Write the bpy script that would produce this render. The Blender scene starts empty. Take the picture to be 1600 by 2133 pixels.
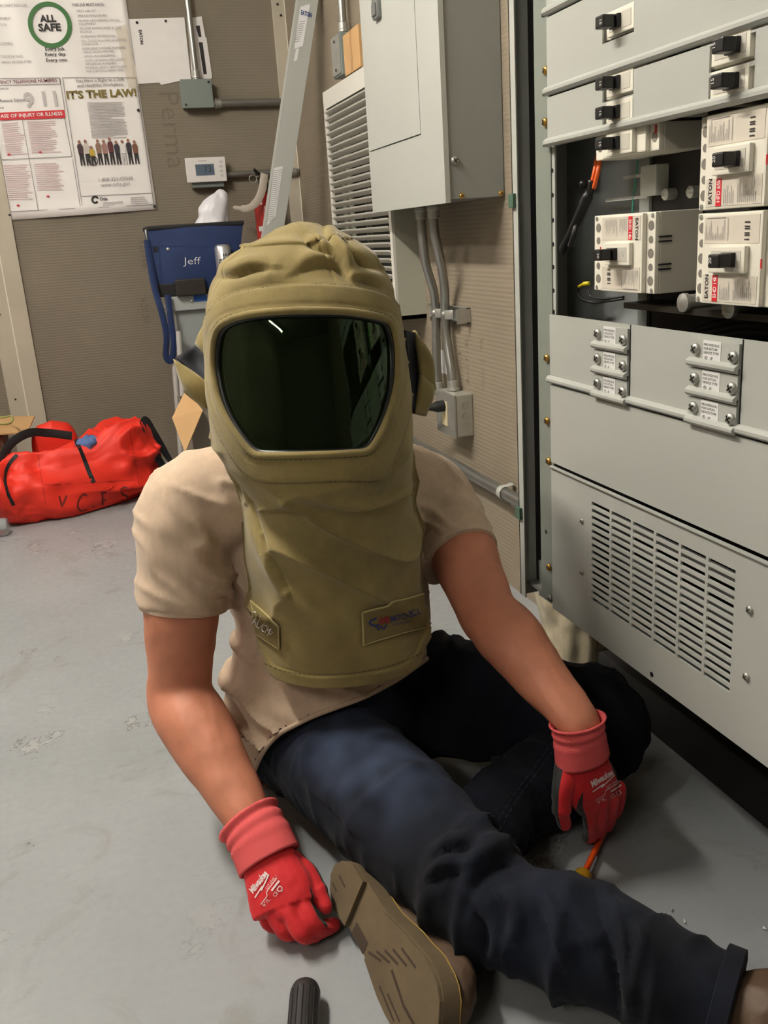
import bpy, bmesh, math, random
import numpy as np
from mathutils import Vector, Matrix
from mathutils.bvhtree import BVHTree

# ------------------------------------------------------------------ camera
scene = bpy.context.scene
COL = scene.collection
FPX, CX, CY, CAMH = 1900.0, 800.0, 1066.5, 0.92
YAW, PITCH, ROLL = 0.29560, 0.29677, -0.06697
_f = np.array([math.sin(YAW)*math.cos(PITCH), math.cos(YAW)*math.cos(PITCH), -math.sin(PITCH)])
_r = np.array([math.cos(YAW), -math.sin(YAW), 0.0]); _u = np.cross(_r, _f)
CR = math.cos(ROLL)*_r + math.sin(ROLL)*_u
CU = -math.sin(ROLL)*_r + math.cos(ROLL)*_u
RM = np.array([CR, CU, _f]); CO = np.array([0, 0, CAMH])
cam = bpy.data.cameras.new('camera'); camo = bpy.data.objects.new('camera', cam); COL.objects.link(camo)
cam.sensor_fit = 'HORIZONTAL'; cam.sensor_width = 36; cam.lens = FPX/1600*36; cam.clip_start = .02
mw = Matrix.Identity(4)
for i in range(3):
    mw[i][0], mw[i][1], mw[i][2], mw[i][3] = CR[i], CU[i], -_f[i], CO[i]
camo.matrix_world = mw
scene.camera = camo
# ------------------------------------------------------------------ world, exposure
w = bpy.data.worlds.new('world'); scene.world = w; w.use_nodes = True
w.node_tree.nodes['Background'].inputs[0].default_value = (.9, .95, 1, 1)
w.node_tree.nodes['Background'].inputs[1].default_value = .02
vs = scene.view_settings
vs.view_transform = 'Standard'; vs.look = 'None'; vs.gamma = 1; vs.use_curve_mapping = False
vs.exposure = 1.0
# main fluorescent fixture, then unseen ones added as fill light: (x, y, z, length, power)
LAMPS = [(-.72, 1.75, 2.5, 1.2, 150, 'y'), (-1.4, 3.3, 2.5, 1.2, 34, 'y'), (-1.5, -.8, 2.5, 1.2, 36, 'y')]

# ------------------------------------------------------------------ pixel -> place
def ray(x, y): return RM.T @ np.array([(x-CX)/FPX, -(y-CY)/FPX, 1.0])
def PX(x, y, X): d = ray(x, y); return CO + d*(X/d[0])
def PY(x, y, Y): d = ray(x, y); return CO + d*(Y/d[1])
def PZ(x, y, Z): d = ray(x, y); return CO + d*((Z-CAMH)/d[2])
def prj(p):
    v = (np.asarray(p)-CO) @ RM.T
    return np.stack([CX+FPX*v[..., 0]/v[..., 2], CY-FPX*v[..., 1]/v[..., 2]], -1)
def nrm(v): v = np.asarray(v, float); return v/np.linalg.norm(v)

class Fr:
    """planar frame: o + u*a + v*b + w*c, c = a x b looks out of the plane"""
    def __init__(s, o, a, b):
        s.o = np.array(o, float); s.a = nrm(a); s.b = np.array(b, float); s.b = nrm(s.b-s.a*(s.b@s.a)); s.c = np.cross(s.a, s.b)
    def p(s, u, v, w=0.0): return s.o+u*s.a+v*s.b+w*s.c
    def uv(s, x, y, w=0.0):
        d = ray(x, y); t = ((s.o+w*s.c-CO) @ s.c)/(d @ s.c); q = CO+d*t-s.o
        return q @ s.a, q @ s.b
    def at(s, u, v, w=0.0, rot=0.0):
        c, n = math.cos(rot), math.sin(rot)
        return Fr(s.p(u, v, w), c*s.a+n*s.b, -n*s.a+c*s.b)
WORLD = Fr((0, 0, 0), (1, 0, 0), (0, 1, 0))
YB, XR, XP = 4.12, .97, .70
WB = Fr((0, YB, 0), (1, 0, 0), (0, 0, 1))
WR = Fr((XR, 0, 0), (0, -1, 0), (0, 0, 1))
PN = Fr((XP, 0, 0), (0, -1, 0), (0, 0, 1))

# ------------------------------------------------------------------ noise
def _h(i, j, k):
    n = (i*374761393 + j*668265263 + k*2147483647*3 + 1274126177) & 0xffffffff
    n = ((n ^ (n >> 13))*1274126177) & 0xffffffff
    n = n ^ (n >> 16)
    return (n & 0xffff)/65535.0
def vnoise(p):
    p = np.asarray(p, float); f = np.floor(p); t = p-f; t = t*t*(3-2*t); f = f.astype(np.int64)
    r = 0
    for a in (0, 1):
        for b in (0, 1):
            for c in (0, 1):
                wgt = (t[:, 0] if a else 1-t[:, 0])*(t[:, 1] if b else 1-t[:, 1])*(t[:, 2] if c else 1-t[:, 2])
                r = r + wgt*_h(f[:, 0]+a, f[:, 1]+b, f[:, 2]+c)
    return r*2-1
def fbm(p, o=3):
    p = np.asarray(p, float); r = 0; a = 1
    for i in range(o):
        r = r + a*vnoise(p*(2**i)+17.3*i); a *= .5
    return r
def ss(a, b, x): t = np.clip((x-a)/(b-a), 0, 1); return t*t*(3-2*t)

# ------------------------------------------------------------------ materials
def lin(c):
    c = np.array(c, float)/255
    return tuple(np.where(c <= .04045, c/12.92, ((c+.055)/1.055)**2.4))+(1,)
_mats = {}
def M(name, col, rough=.5, metal=0, var=0, vs_=12, bump=0, bs=200, stretch=(1, 1, 1), coat=0, col2=None, spec=.5, trans=0, emit=None, sheen=0, alpha=1, ior=1.45):
    if name in _mats: return _mats[name]
    m = bpy.data.materials.new(name); m.use_nodes = True; _mats[name] = m
    nt = m.node_tree; N = nt.nodes; L = nt.links; b = N['Principled BSDF']
    b.inputs['Base Color'].default_value = lin(col); b.inputs['Roughness'].default_value = rough
    b.inputs['Metallic'].default_value = metal; b.inputs['Specular IOR Level'].default_value = spec
    b.inputs['Coat Weight'].default_value = coat; b.inputs['Transmission Weight'].default_value = trans
    b.inputs['Sheen Weight'].default_value = sheen; b.inputs['Alpha'].default_value = alpha; b.inputs['IOR'].default_value = ior
    if emit: b.inputs['Emission Color'].default_value = lin(emit[0]); b.inputs['Emission Strength'].default_value = emit[1]
    if var or bump:
        tc = N.new('ShaderNodeTexCoord'); mp = N.new('ShaderNodeMapping'); mp.inputs['Scale'].default_value = stretch
        L.new(tc.outputs['Object'], mp.inputs[0])
    if var:
        n = N.new('ShaderNodeTexNoise'); n.inputs['Scale'].default_value = vs_; n.inputs['Detail'].default_value = 6; n.inputs['Roughness'].default_value = .65
        L.new(mp.outputs[0], n.inputs['Vector'])
        r = N.new('ShaderNodeValToRGB'); L.new(n.outputs[0], r.inputs[0])
        c = np.array(lin(col)[:3]); c2 = np.array(lin(col2)[:3]) if col2 else None
        r.color_ramp.elements[0].position = .3; r.color_ramp.elements[1].position = .72
        if c2 is None:
            r.color_ramp.elements[0].color = tuple(c*(1-var))+(1,); r.color_ramp.elements[1].color = tuple(np.minimum(c*(1+var), 1))+(1,)
        else:
            r.color_ramp.elements[0].color = tuple(c)+(1,); r.color_ramp.elements[1].color = tuple(c+(c2-c)*var)+(1,)
        L.new(r.outputs[0], b.inputs['Base Color'])
    if bump:
        n2 = N.new('ShaderNodeTexNoise'); n2.inputs['Scale'].default_value = bs; n2.inputs['Detail'].default_value = 3
        L.new(mp.outputs[0], n2.inputs['Vector'])
        bp = N.new('ShaderNodeBump'); bp.inputs['Strength'].default_value = bump; bp.inputs['Distance'].default_value = .002
        L.new(n2.outputs[0], bp.inputs['Height']); L.new(bp.outputs[0], b.inputs['Normal'])
    return m

# ------------------------------------------------------------------ mesh building
class MB:
    def __init__(s): s.v = []; s.f = []
    def add(s, vs, fs):
        o = len(s.v); s.v.extend([tuple(map(float, p)) for p in vs]); s.f.extend([tuple(i+o for i in f) for f in fs]); return s
    def box(s, u0, u1, v0, v1, w0, w1, fr=WORLD, bev=0):
        if bev:
            bm = bmesh.new(); bmesh.ops.create_cube(bm, size=1)
            for q in bm.verts: q.co = Vector(((u0+u1)/2+q.co.x*(u1-u0), (v0+v1)/2+q.co.y*(v1-v0), (w0+w1)/2+q.co.z*(w1-w0)))
            bmesh.ops.bevel(bm, geom=bm.edges[:], offset=bev, segments=2, affect='EDGES', profile=.6)
            bm.verts.index_update()
            s.add([fr.p(*q.co) for q in bm.verts], [[q.index for q in f.verts] for f in bm.faces]); bm.free(); return s
        P = [fr.p(u, v, w) for w in (w0, w1) for v in (v0, v1) for u in (u0, u1)]
        return s.add(P, [(0, 2, 3, 1), (4, 5, 7, 6), (0, 1, 5, 4), (2, 6, 7, 3), (0, 4, 6, 2), (1, 3, 7, 5)])
    def prism(s, poly, w0, w1, fr=WORLD):
        n = len(poly)
        a = sum(poly[i][0]*poly[(i+1) % n][1]-poly[(i+1) % n][0]*poly[i][1] for i in range(n))
        if a < 0: poly = poly[::-1]
        P = [fr.p(x, y, w0) for x, y in poly]+[fr.p(x, y, w1) for x, y in poly]
        return s.add(P, [tuple(range(n))[::-1], tuple(range(n, 2*n))]+[(i, (i+1) % n, n+(i+1) % n, n+i) for i in range(n)])
    def cyl(s, p0, p1, r0, r1=None, n=16, caps=True): return s.tube([p0, p1], [r0, r0 if r1 is None else r1], n, caps)
    def tube(s, pts, r, n=12, caps=True, closed=False, flat=None, ref=None):
        P = [np.array(p, float) for p in pts]; m = len(P)
        if np.isscalar(r): r = [r]*m
        T = []
        for i in range(m):
            if closed: t = P[(i+1) % m]-P[i-1]
            else: t = P[min(i+1, m-1)]-P[max(i-1, 0)]
            T.append(nrm(t))
        x = np.array(ref, float) if ref is not None else (np.array([0, 0, 1.]) if abs(T[0][2]) < .9 else np.array([1., 0, 0]))
        vs_ = []
        for i in range(m):
            x = x-T[i]*(x @ T[i]); x = nrm(x); y = np.cross(T[i], x)
            ra, rb = (r[i] if not np.isscalar(r[i]) else (r[i], r[i]*(flat or 1)))
            for k in range(n):
                a = 2*math.pi*k/n; vs_.append(P[i]+x*ra*math.cos(a)+y*rb*math.sin(a))
            if ref is not None: x = np.array(ref, float)
        fs = []
        for i in range(m if closed else m-1):
            j = (i+1) % m
            for k in range(n): fs.append((i*n+k, i*n+(k+1) % n, j*n+(k+1) % n, j*n+k))
        if caps and not closed: fs += [tuple(range(n))[::-1], tuple(range((m-1)*n, m*n))]
        return s.add(vs_, fs)
    def lathe(s, prof, o, axis, n=20):
        ax = nrm(axis); x = nrm(np.cross(ax, [0, 0, 1] if abs(ax[2]) < .9 else [1, 0, 0])); y = np.cross(ax, x); o = np.array(o, float)
        vs_ = [o+ax*t+(x*math.cos(2*math.pi*k/n)+y*math.sin(2*math.pi*k/n))*max(r, 1e-5) for r, t in prof for k in range(n)]
        m = len(prof)
        return s.add(vs_, [(i*n+k, i*n+(k+1) % n, (i+1)*n+(k+1) % n, (i+1)*n+k) for i in range(m-1) for k in range(n)]+[tuple(range(n))[::-1], tuple(range((m-1)*n, m*n))])
    def ball(s, c, r, n=12):
        r = (r, r, r) if np.isscalar(r) else r
        vs_ = []; m = n//2+1
        for i in range(m):
            t = math.pi*(i+.001)/(m-1+.002)
            for k in range(n):
                a = 2*math.pi*k/n; vs_.append((c[0]+r[0]*math.sin(t)*math.cos(a), c[1]+r[1]*math.sin(t)*math.sin(a), c[2]+r[2]*math.cos(t)))
        return s.add(vs_, [(i*n+k, (i+1)*n+k, (i+1)*n+(k+1) % n, i*n+(k+1) % n) for i in range(m-1) for k in range(n)]+[tuple(range(n)), tuple(range((m-1)*n, m*n))[::-1]])
    def grid(s, G, closed=False, thick=0):
        G = np.asarray(G, float); m, n = G.shape[:2]
        fs = [(i*n+j, i*n+(j+1) % n, (i+1)*n+(j+1) % n, (i+1)*n+j) for i in range(m-1) for j in range(n if closed else n-1)]
        return s.add(G.reshape(-1, 3), fs)
    def build(s, name, mat, parent=None, smooth=0, sub=0, solid=0, sol_off=-1):
        me = bpy.data.meshes.new(name); me.from_pydata(s.v, [], s.f); me.update()
        return finish(name, me, mat, parent, smooth, sub, solid, sol_off)
def finish(name, me, mat, parent=None, smooth=0, sub=0, solid=0, sol_off=-1):
    bm = bmesh.new(); bm.from_mesh(me); bmesh.ops.recalc_face_normals(bm, faces=bm.faces) if not solid and not getattr(me, 'keepn', False) else None
    if smooth:
        for f in bm.faces: f.smooth = True
        if smooth != True:
            for e in bm.edges:
                if len(e.link_faces) == 2 and e.calc_face_angle(0) > math.radians(smooth): e.smooth = False
    bm.to_mesh(me); bm.free()
    o = bpy.data.objects.new(name, me); COL.objects.link(o); me.materials.append(mat)
    if sub: q = o.modifiers.new('s', 'SUBSURF'); q.levels = q.render_levels = sub
    if solid: q = o.modifiers.new('t', 'SOLIDIFY'); q.thickness = solid; q.offset = sol_off
    if parent is not None: par(o, parent)
    return o
def wmat(o):
    m = o.matrix_basis.copy()
    return m if o.parent is None else wmat(o.parent) @ o.matrix_parent_inverse @ m
def par(o, p): o.parent = p; o.matrix_parent_inverse = wmat(p).inverted()
def thing(name, label, cat, loc, group=None):
    o = bpy.data.objects.new(name, None); COL.objects.link(o); o.location = Vector([float(c) for c in loc]); o.empty_display_size = .05
    return tag(o, label, cat, group)
def tag(o, label, cat, group=None):
    o['label'] = label; o['category'] = cat
    if group: o['group'] = group
    return o
def struct(o): o['kind'] = 'structure'; return o
def dup(o, parent=None, loc=None):
    c = o.copy(); COL.objects.link(c)
    if parent is not None: c.parent = parent; c.matrix_parent_inverse = o.matrix_parent_inverse.copy()
    if loc is not None: c.location = Vector([float(q) for q in loc])
    return c
def arr(me):
    a = np.empty(len(me.vertices)*3); me.vertices.foreach_get('co', a); return a.reshape(-1, 3)
def setv(me, a): me.vertices.foreach_set('co', np.ascontiguousarray(a, float).ravel()); me.update()
def norms(me):
    a = np.empty(len(me.vertices)*3); me.vertices.foreach_get('normal', a); return a.reshape(-1, 3)
def bvh_of(me): return BVHTree.FromPolygons([v.co.copy() for v in me.vertices], [tuple(p.vertices) for p in me.polygons])

_dg = None
def remesh(mb, vox, smooth=4, fac=.5):
    me = bpy.data.meshes.new('tmp'); me.from_pydata(mb.v, [], mb.f); me.update()
    bm = bmesh.new(); bm.from_mesh(me); bmesh.ops.recalc_face_normals(bm, faces=bm.faces); bm.to_mesh(me); bm.free()
    o = bpy.data.objects.new('tmp', me); COL.objects.link(o)
    r = o.modifiers.new('r', 'REMESH'); r.mode = 'VOXEL'; r.voxel_size = vox; r.adaptivity = 0
    if smooth: q = o.modifiers.new('s', 'SMOOTH'); q.iterations = smooth; q.factor = fac
    dg = bpy.context.evaluated_depsgraph_get(); dg.update()
    out = bpy.data.meshes.new_from_object(o.evaluated_get(dg)); bpy.data.objects.remove(o); bpy.data.meshes.remove(me)
    return out

def text(s, fr, size, mat, parent, name='lettering', align='LEFT', bold=0, wrap=None, wdir=None, sx=1, off=.0006, shear=0, lines=1.0, valign='TOP_BASELINE'):
    c = bpy.data.curves.new('t', 'FONT'); c.body = s; c.size = size/.7; c.align_x = align; c.offset = bold; c.shear = shear; c.resolution_u = 2; c.space_line = lines
    o = bpy.data.objects.new('t', c); COL.objects.link(o)
    dg = bpy.context.evaluated_depsgraph_get(); dg.update()
    me = bpy.data.meshes.new_from_object(o.evaluated_get(dg)); bpy.data.objects.remove(o)
    a = arr(me)
    P = fr.o+np.outer(a[:, 0]*sx, fr.a)+np.outer(a[:, 1], fr.b)+fr.c*off
    if wrap is not None: P = wrapto(P, wrap, -fr.c if wdir is None else wdir, off)
    setv(me, P)
    me.name = name
    ob = bpy.data.objects.new(name, me); COL.objects.link(ob); me.materials.clear(); me.materials.append(mat)
    if parent is not None: par(ob, parent)
    return ob
def wrapto(P, bvh, d, off):
    out = []; dv = Vector([float(q) for q in nrm(d)])
    for p in P:
        q = Vector([float(z) for z in p]); h = bvh.ray_cast(q-dv*.15, dv, .4)
        if h[0] is None: h = bvh.find_nearest(q)
        n = h[1] if h[1].dot(dv) < 0 else -h[1]
        out.append(h[0]+n*off)
    return np.array([tuple(q) for q in out])
def strokes(lists, fr, wid, mat, parent, name, wrap=None, off=.0006):
    """flat ribbons along polylines given in frame units"""
    mb = MB()
    for L in lists:
        L = [np.array(q, float) for q in L]
        R = []
        for i in range(len(L)-1):
            n = max(1, int(np.linalg.norm(L[i+1]-L[i])/.008))
            R += [L[i]+(L[i+1]-L[i])*k/n for k in range(n)]
        R.append(L[-1]); vs_ = []
        for i in range(len(R)):
            t = nrm(R[min(i+1, len(R)-1)]-R[max(i-1, 0)]); nn = np.array([-t[1], t[0]])*wid/2
            vs_ += [fr.p(*(R[i]-nn), off), fr.p(*(R[i]+nn), off)]
        if wrap is not None: vs_ = wrapto(vs_, wrap, -fr.c, off)
        mb.add(vs_, [(2*i, 2*i+1, 2*i+3, 2*i+2) for i in range(len(R)-1)])
    o = mb.build(name, mat, parent)
    if 'print' in name or name == 'barcode' or name == 'position_marks': o['kind'] = 'stuff'
    return o
def sheet_holes(mb, u0, u1, v0, v1, w0, w1, holes, fr):
    us = sorted({u0, u1, *[h[0] for h in holes], *[h[1] for h in holes]}); us = [u for u in us if u0 <= u <= u1]
    vv = sorted({v0, v1, *[h[2] for h in holes], *[h[3] for h in holes]}); vv = [v for v in vv if v0 <= v <= v1]
    def solid(i, j):
        if not (0 <= i < len(us)-1 and 0 <= j < len(vv)-1): return False
        u, v = (us[i]+us[i+1])/2, (vv[j]+vv[j+1])/2
        return not any(h[0] < u < h[1] and h[2] < v < h[3] for h in holes)
    for i in range(len(us)-1):
        for j in range(len(vv)-1):
            if not solid(i, j): continue
            a, b, c, d = us[i], us[i+1], vv[j], vv[j+1]
            P = [fr.p(u, v, ww) for ww in (w0, w1) for v in (c, d) for u in (a, b)]
            fs = [(4, 5, 7, 6), (0, 2, 3, 1)]
            if not solid(i, j-1): fs.append((0, 1, 5, 4))
            if not solid(i, j+1): fs.append((2, 6, 7, 3))
            if not solid(i-1, j): fs.append((0, 4, 6, 2))
            if not solid(i+1, j): fs.append((1, 3, 7, 5))
            mb.add(P, fs)
    return mb
# ------------------------------------------------------------------ the room
def floor_material():
    m = bpy.data.materials.new('painted concrete'); m.use_nodes = True; nt = m.node_tree; N = nt.nodes; L = nt.links; b = N['Principled BSDF']
    tc = N.new('ShaderNodeTexCoord')
    def noise(sc, det=4, rough=.6, dist=0):
        n = N.new('ShaderNodeTexNoise'); n.inputs['Scale'].default_value = sc; n.inputs['Detail'].default_value = det; n.inputs['Roughness'].default_value = rough; n.inputs['Distortion'].default_value = dist
        L.new(tc.outputs['Object'], n.inputs['Vector']); return n.outputs[0]
    def mth(op, a, bb=None, clamp=False):
        n = N.new('ShaderNodeMath'); n.operation = op; n.use_clamp = clamp
        for i, q in enumerate((a, bb)):
            if q is None: continue
            if hasattr(q, 'default_value') or hasattr(q, 'is_linked'): L.new(q, n.inputs[i])
            else: n.inputs[i].default_value = q
        return n.outputs[0]
    def rng(x, a, c, d=0, e=1):
        n = N.new('ShaderNodeMapRange'); n.interpolation_type = 'SMOOTHSTEP'
        L.new(x, n.inputs[0])
        for i, q in zip((1, 2, 3, 4), (a, c, d, e)): n.inputs[i].default_value = q
        return n.outputs[0]
    def mix(f, c1, c2):
        n = N.new('ShaderNodeMix'); n.data_type = 'RGBA'; L.new(f, n.inputs[0])
        for i, q in ((6, c1), (7, c2)):
            if isinstance(q, tuple): n.inputs[i].default_value = q
            else: L.new(q, n.inputs[i])
        return n.outputs[2]
    big = noise(1.3, 5, .6); fine = noise(60, 4, .7); mid = noise(7, 6, .62, .6)
    c = mix(rng(big, .3, .7), lin((140, 144, 146)), lin((155, 158, 160)))
    c = mix(rng(fine, .35, .75, 0, .35), c, lin((140, 142, 143)))
    # outlines of flaked paint: a thin contour of a noise field, kept in patches
    edge = mth('ABSOLUTE', mth('SUBTRACT', mid, .60)); patch = rng(noise(2.2, 3, .5), .49, .58)
    line = mth('MULTIPLY', rng(edge, .011, .002), patch)
    chip = mth('MULTIPLY', rng(mid, .60, .61), patch)
    c = mix(mth('MULTIPLY', chip, .25), c, lin((186, 184, 178)))
    c = mix(mth('MULTIPLY', line, .65), c, lin((80, 76, 70)))
    smudge = mth('MULTIPLY', rng(noise(4.5, 6, .7, 1.5), .54, .70), .45)
    c = mix(smudge, c, lin((120, 117, 110)))
    L.new(c, b.inputs['Base Color'])
    L.new(rng(fine, .3, .7, .34, .5), b.inputs['Roughness'])
    bp = N.new('ShaderNodeBump'); bp.inputs['Strength'].default_value = .25; bp.inputs['Distance'].default_value = .002
    hgt = mth('SUBTRACT', mth('MULTIPLY', noise(18, 5, .6), .6), chip)
    L.new(hgt, bp.inputs['Height']); L.new(bp.outputs[0], b.inputs['Normal'])
    return m
def wall_material(name, c1, c2, rib):
    m = bpy.data.materials.new(name); m.use_nodes = True; nt = m.node_tree; N = nt.nodes; L = nt.links; b = N['Principled BSDF']
    tc = N.new('ShaderNodeTexCoord')
    n = N.new('ShaderNodeTexNoise'); n.inputs['Scale'].default_value = 1.6; n.inputs['Detail'].default_value = 6; n.inputs['Roughness'].default_value = .6
    L.new(tc.outputs['Object'], n.inputs['Vector'])
    r = N.new('ShaderNodeValToRGB'); r.color_ramp.elements[0].color = lin(c1); r.color_ramp.elements[1].color = lin(c2)
    r.color_ramp.elements[0].position = .3; r.color_ramp.elements[1].position = .7
    L.new(n.outputs[0], r.inputs[0]); L.new(r.outputs[0], b.inputs['Base Color']); b.inputs['Roughness'].default_value = .75
    sp = N.new('ShaderNodeSeparateXYZ'); L.new(tc.outputs['Object'], sp.inputs[0])
    wv = N.new('ShaderNodeMath'); wv.operation = 'MULTIPLY'; wv.inputs[1].default_value = rib; L.new(sp.outputs[2], wv.inputs[0])
    sn = N.new('ShaderNodeMath'); sn.operation = 'SINE'; L.new(wv.outputs[0], sn.inputs[0])
    bp = N.new('ShaderNodeBump'); bp.inputs['Strength'].default_value = .22; bp.inputs['Distance'].default_value = .001
    L.new(sn.outputs[0], bp.inputs['Height']); L.new(bp.outputs[0], b.inputs['Normal'])
    return m
m_floor = floor_material()
m_wall = wall_material('ribbed wallboard', (118, 109, 94), (132, 122, 106), 560)
m_wallr = wall_material('ribbed wallboard side', (124, 113, 97), (140, 128, 110), 560)
m_plain = M('brown grey wall', (118, 110, 96), .8)
m_ceil = M('grey ceiling', (150, 147, 140), .9)
m_trim = M('beige batten', (186, 178, 160), .7, var=.08, vs_=5)
m_print = M('black wall stencil', (92, 84, 72), .8)
HZ = 2.75
struct(MB().box(-2.6, XR+.1, -2.6, YB+.1, -.1, 0).build('floor', m_floor))
struct(MB().box(-2.6, XR+.1, -2.6, YB+.1, HZ, HZ+.1).build('ceiling', m_ceil))
wallb = struct(MB().box(-2.6, XR+.1, YB, YB+.1, 0, HZ).build('wall_back', m_wall))
wallr = struct(MB().box(XR, XR+.1, -2.6, YB, 0, HZ).build('wall_right', m_wallr))
struct(MB().box(-2.7, -2.6, -2.6, YB+.1, 0, HZ).build('wall_left', m_plain))
struct(MB().box(-2.6, XR+.1, -2.7, -2.6, 0, HZ).build('wall_front', m_plain))
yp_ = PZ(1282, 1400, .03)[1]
struct(MB().box(.882, XR-.001, .1, yp_, .001, .085, bev=.004).build('shadow_block_right', M('black shadow block', (20, 18, 16), .7)))  # black box added to stand in for the panel's shadow on the floor
u0, _ = WB.uv(10, 800, .012); u1, _ = WB.uv(84, 800, .012)
t = struct(MB().box(u0, u1, 0, HZ, 0, .012, WB, .002).build('trim_1', m_trim))
MB().box((u0+u1)/2-.002, (u0+u1)/2+.003, 0.02, HZ, .012, .0135, WB).build('white_seam', M('white seam bead', (225, 220, 205), .7), t)
mb = MB()
for z in (.35, .7, 1.0, 1.3): mb.lathe([(.004, 0), (.004, .002), (.001, .003)], WB.p(u0+.03, z, .012), WB.c, 8)
mb.build('nail', M('dark nail', (50, 45, 40), .5, .5), t)
u0, _ = WB.uv(569, 40, .012); u1, _ = WB.uv(600, 40, .012)
t = struct(MB().box(u0, u1, 0, HZ, 0, .012, WB, .002).build('trim_2', m_trim))
MB().box(u1-.012, u1-.008, 0.02, HZ, .012, .0135, WB).build('white_seam', _mats['white seam bead'], t)
mb = MB()
for px, py in ((585, 32), (598, 150), (578, 9)):
    u, v = WB.uv(px, py, .012); mb.lathe([(.005, 0), (.005, .002), (.001, .003)], WB.p(u, v, .012), WB.c, 8)
mb.build('nail', _mats['dark nail'], t)
# stencils printed on the wallboard
def vtext(s, fr, px, py, w, size, mat, parent, rot, name='wall_stencil', **k):
    u, v = fr.uv(px, py, w); return text(s, fr.at(u, v, w, rot), size, mat, parent, name, **k)
vtext('Perma', WB, 330, 188, .0, .082, M('faint wall stencil', (112, 102, 86), .8), wallb, -math.pi/2, bold=-.0006)
vtext('12x4x8', WB, 290, 500, .0, .026, m_print, wallb, -math.pi/2, bold=-.0008)
vtext('8:20:30:', WB, 292, 620, .0, .026, m_print, wallb, -math.pi/2, bold=-.0008)
vtext(': 14 : 7', WB, 322, 590, .0, .02, m_print, wallb, -math.pi/2, bold=-.0008)
for i, (s, px, py) in enumerate((('R.L.I.T - SL/', 978, 800), ('Made 2 : RS', 1010, 815), ('- 1.S -', 963, 770))):
    vtext(s, WR, px, py, .0, .02, m_print if i != 1 else _mats['faint wall stencil'], wallr, math.pi/2, bold=-.0006)
# ------------------------------------------------------------------ lamps (overhead strip light and added fill lights)
m_lampbody = M('white lamp housing', (225, 225, 222), .5)
for i, (x, y, z, ln, pw, ax) in enumerate(LAMPS):
    lab = ['white twin tube strip light overhead between posters and panels', 'added white twin tube fill light overhead near the back wall, out of view', 'added white twin tube fill light overhead behind the camera, out of view'][i]
    t = thing('strip_light', lab, 'ceiling light', (x, y, z), 'overhead strip lights')
    MB().box(x-.06, x+.06, y-ln/2-.03, y+ln/2+.03, z+.03, z+.09, bev=.006).build('housing', m_lampbody, t)
    for s in (-1, 1): MB().cyl((x, y+s*.4, z+.09), (x, y+s*.4, HZ), .008).build('hanger_rod', M('lamp rod', (170, 170, 170), .4, .8), t)
    tb = M('fluorescent tube %d' % i, (255, 248, 236), .5, emit=((255, 248, 236), pw))
    for s in (-1, 1):
        MB().cyl((x+s*.035, y-ln/2, z+.01), (x+s*.035, y+ln/2, z+.01), .0135, n=12).build('tube', tb, t, smooth=40)

# ------------------------------------------------------------------ back wall: poster
m_paper = M('white poster paper', (246, 242, 240), .35, var=.02, vs_=3)
m_ink = M('black ink', (42, 38, 38), .6); m_gink = M('grey ink', (150, 146, 146), .6); m_fine = M('fine grey print', (192, 186, 186), .6)
m_fineR = M('fine pink print', (214, 186, 190), .6); m_redink = M('red ink', (205, 38, 48), .5); m_green = M('green ink', (58, 112, 56), .5); m_olive = M('olive ink', (120, 104, 40), .5)
m_maroon = M('maroon ink', (110, 45, 60), .6); m_white = M('white print', (238, 236, 232), .5)
PW = .004
PF = Fr(WB.p(*WB.uv(20, 459, PW), PW), WB.p(*WB.uv(326, 436, PW), PW)-WB.p(*WB.uv(20, 459, PW), PW), (0, 0, 1))
def puv(x, y): return PF.uv(x, y, 0)
pu1, _ = puv(327, 436); _, pv1 = puv(150, -60); pu0 = puv(20, 459)[0]-.0
poster = thing('safety_poster', 'large white safety notice poster with green ALL SAFE ring on the back wall', 'poster', PF.p(pu1/2, 0))
n = 24; G = []
for j in range(n+1):
    v = pv1*j/n
    G.append([PF.p(pu0-.06*0+(pu1-pu0)*i/30, v-.0, .0015*math.sin(i*.9+j*.3)-.001 + (.010*(1-j/2.0)**2 if j < 2 and i > 3 else 0)*math.sin(math.pi*i/30)) for i in range(31)])
Gx = np.array(G)
MB().grid(Gx).build('sheet', m_paper, poster, smooth=True, solid=.001)
def ptext(s, x, y, hpx, mat, bold=0, align='LEFT', name='poster_lettering', x2=None):
    u, v = puv(x, y); f = PF.at(u, v, .0035)
    sx = 1
    h = hpx*.86/480.0
    o = text(s, f, h, mat, poster, name, align, bold)
    if x2 is not None:
        a = arr(o.data); uu = (a-f.o) @ f.a; wdt = uu.max()-uu.min(); tgt = abs(puv(x2, y)[0]-u); k = tgt/wdt
        a = a+np.outer(uu*(k-1), f.a); setv(o.data, a)
    return o
def pline(lst, wpx, mat, name='poster_line', off=.003):
    strokes([[puv(*q) for q in L] for L in lst], PF, wpx/455.0, mat, poster, name, off=off)
ptext('ALL', 85, 46, 13, m_ink, .0013, x2=119); ptext('SAFE', 81, 65, 14, m_ink, .0013, x2=128)
cc = [(104+41*math.cos(a)+.11*40*math.sin(a)*1, 52+43.5*math.sin(a)) for a in np.linspace(0, 2*math.pi, 60)]
pline([cc], 7.5, m_green, 'green_ring')
for s, x, y, x2 in (('Every job.', 94, 106, 136), ('Every day.', 94, 117, 138), ('Every one.', 96, 129, 141)): ptext(s, x, y, 6.5, m_ink, .0003, x2=x2)
ptext('THIS JOB MUST HAVE:', 150, 13, 5, m_gink, .0003, x2=217)
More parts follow.
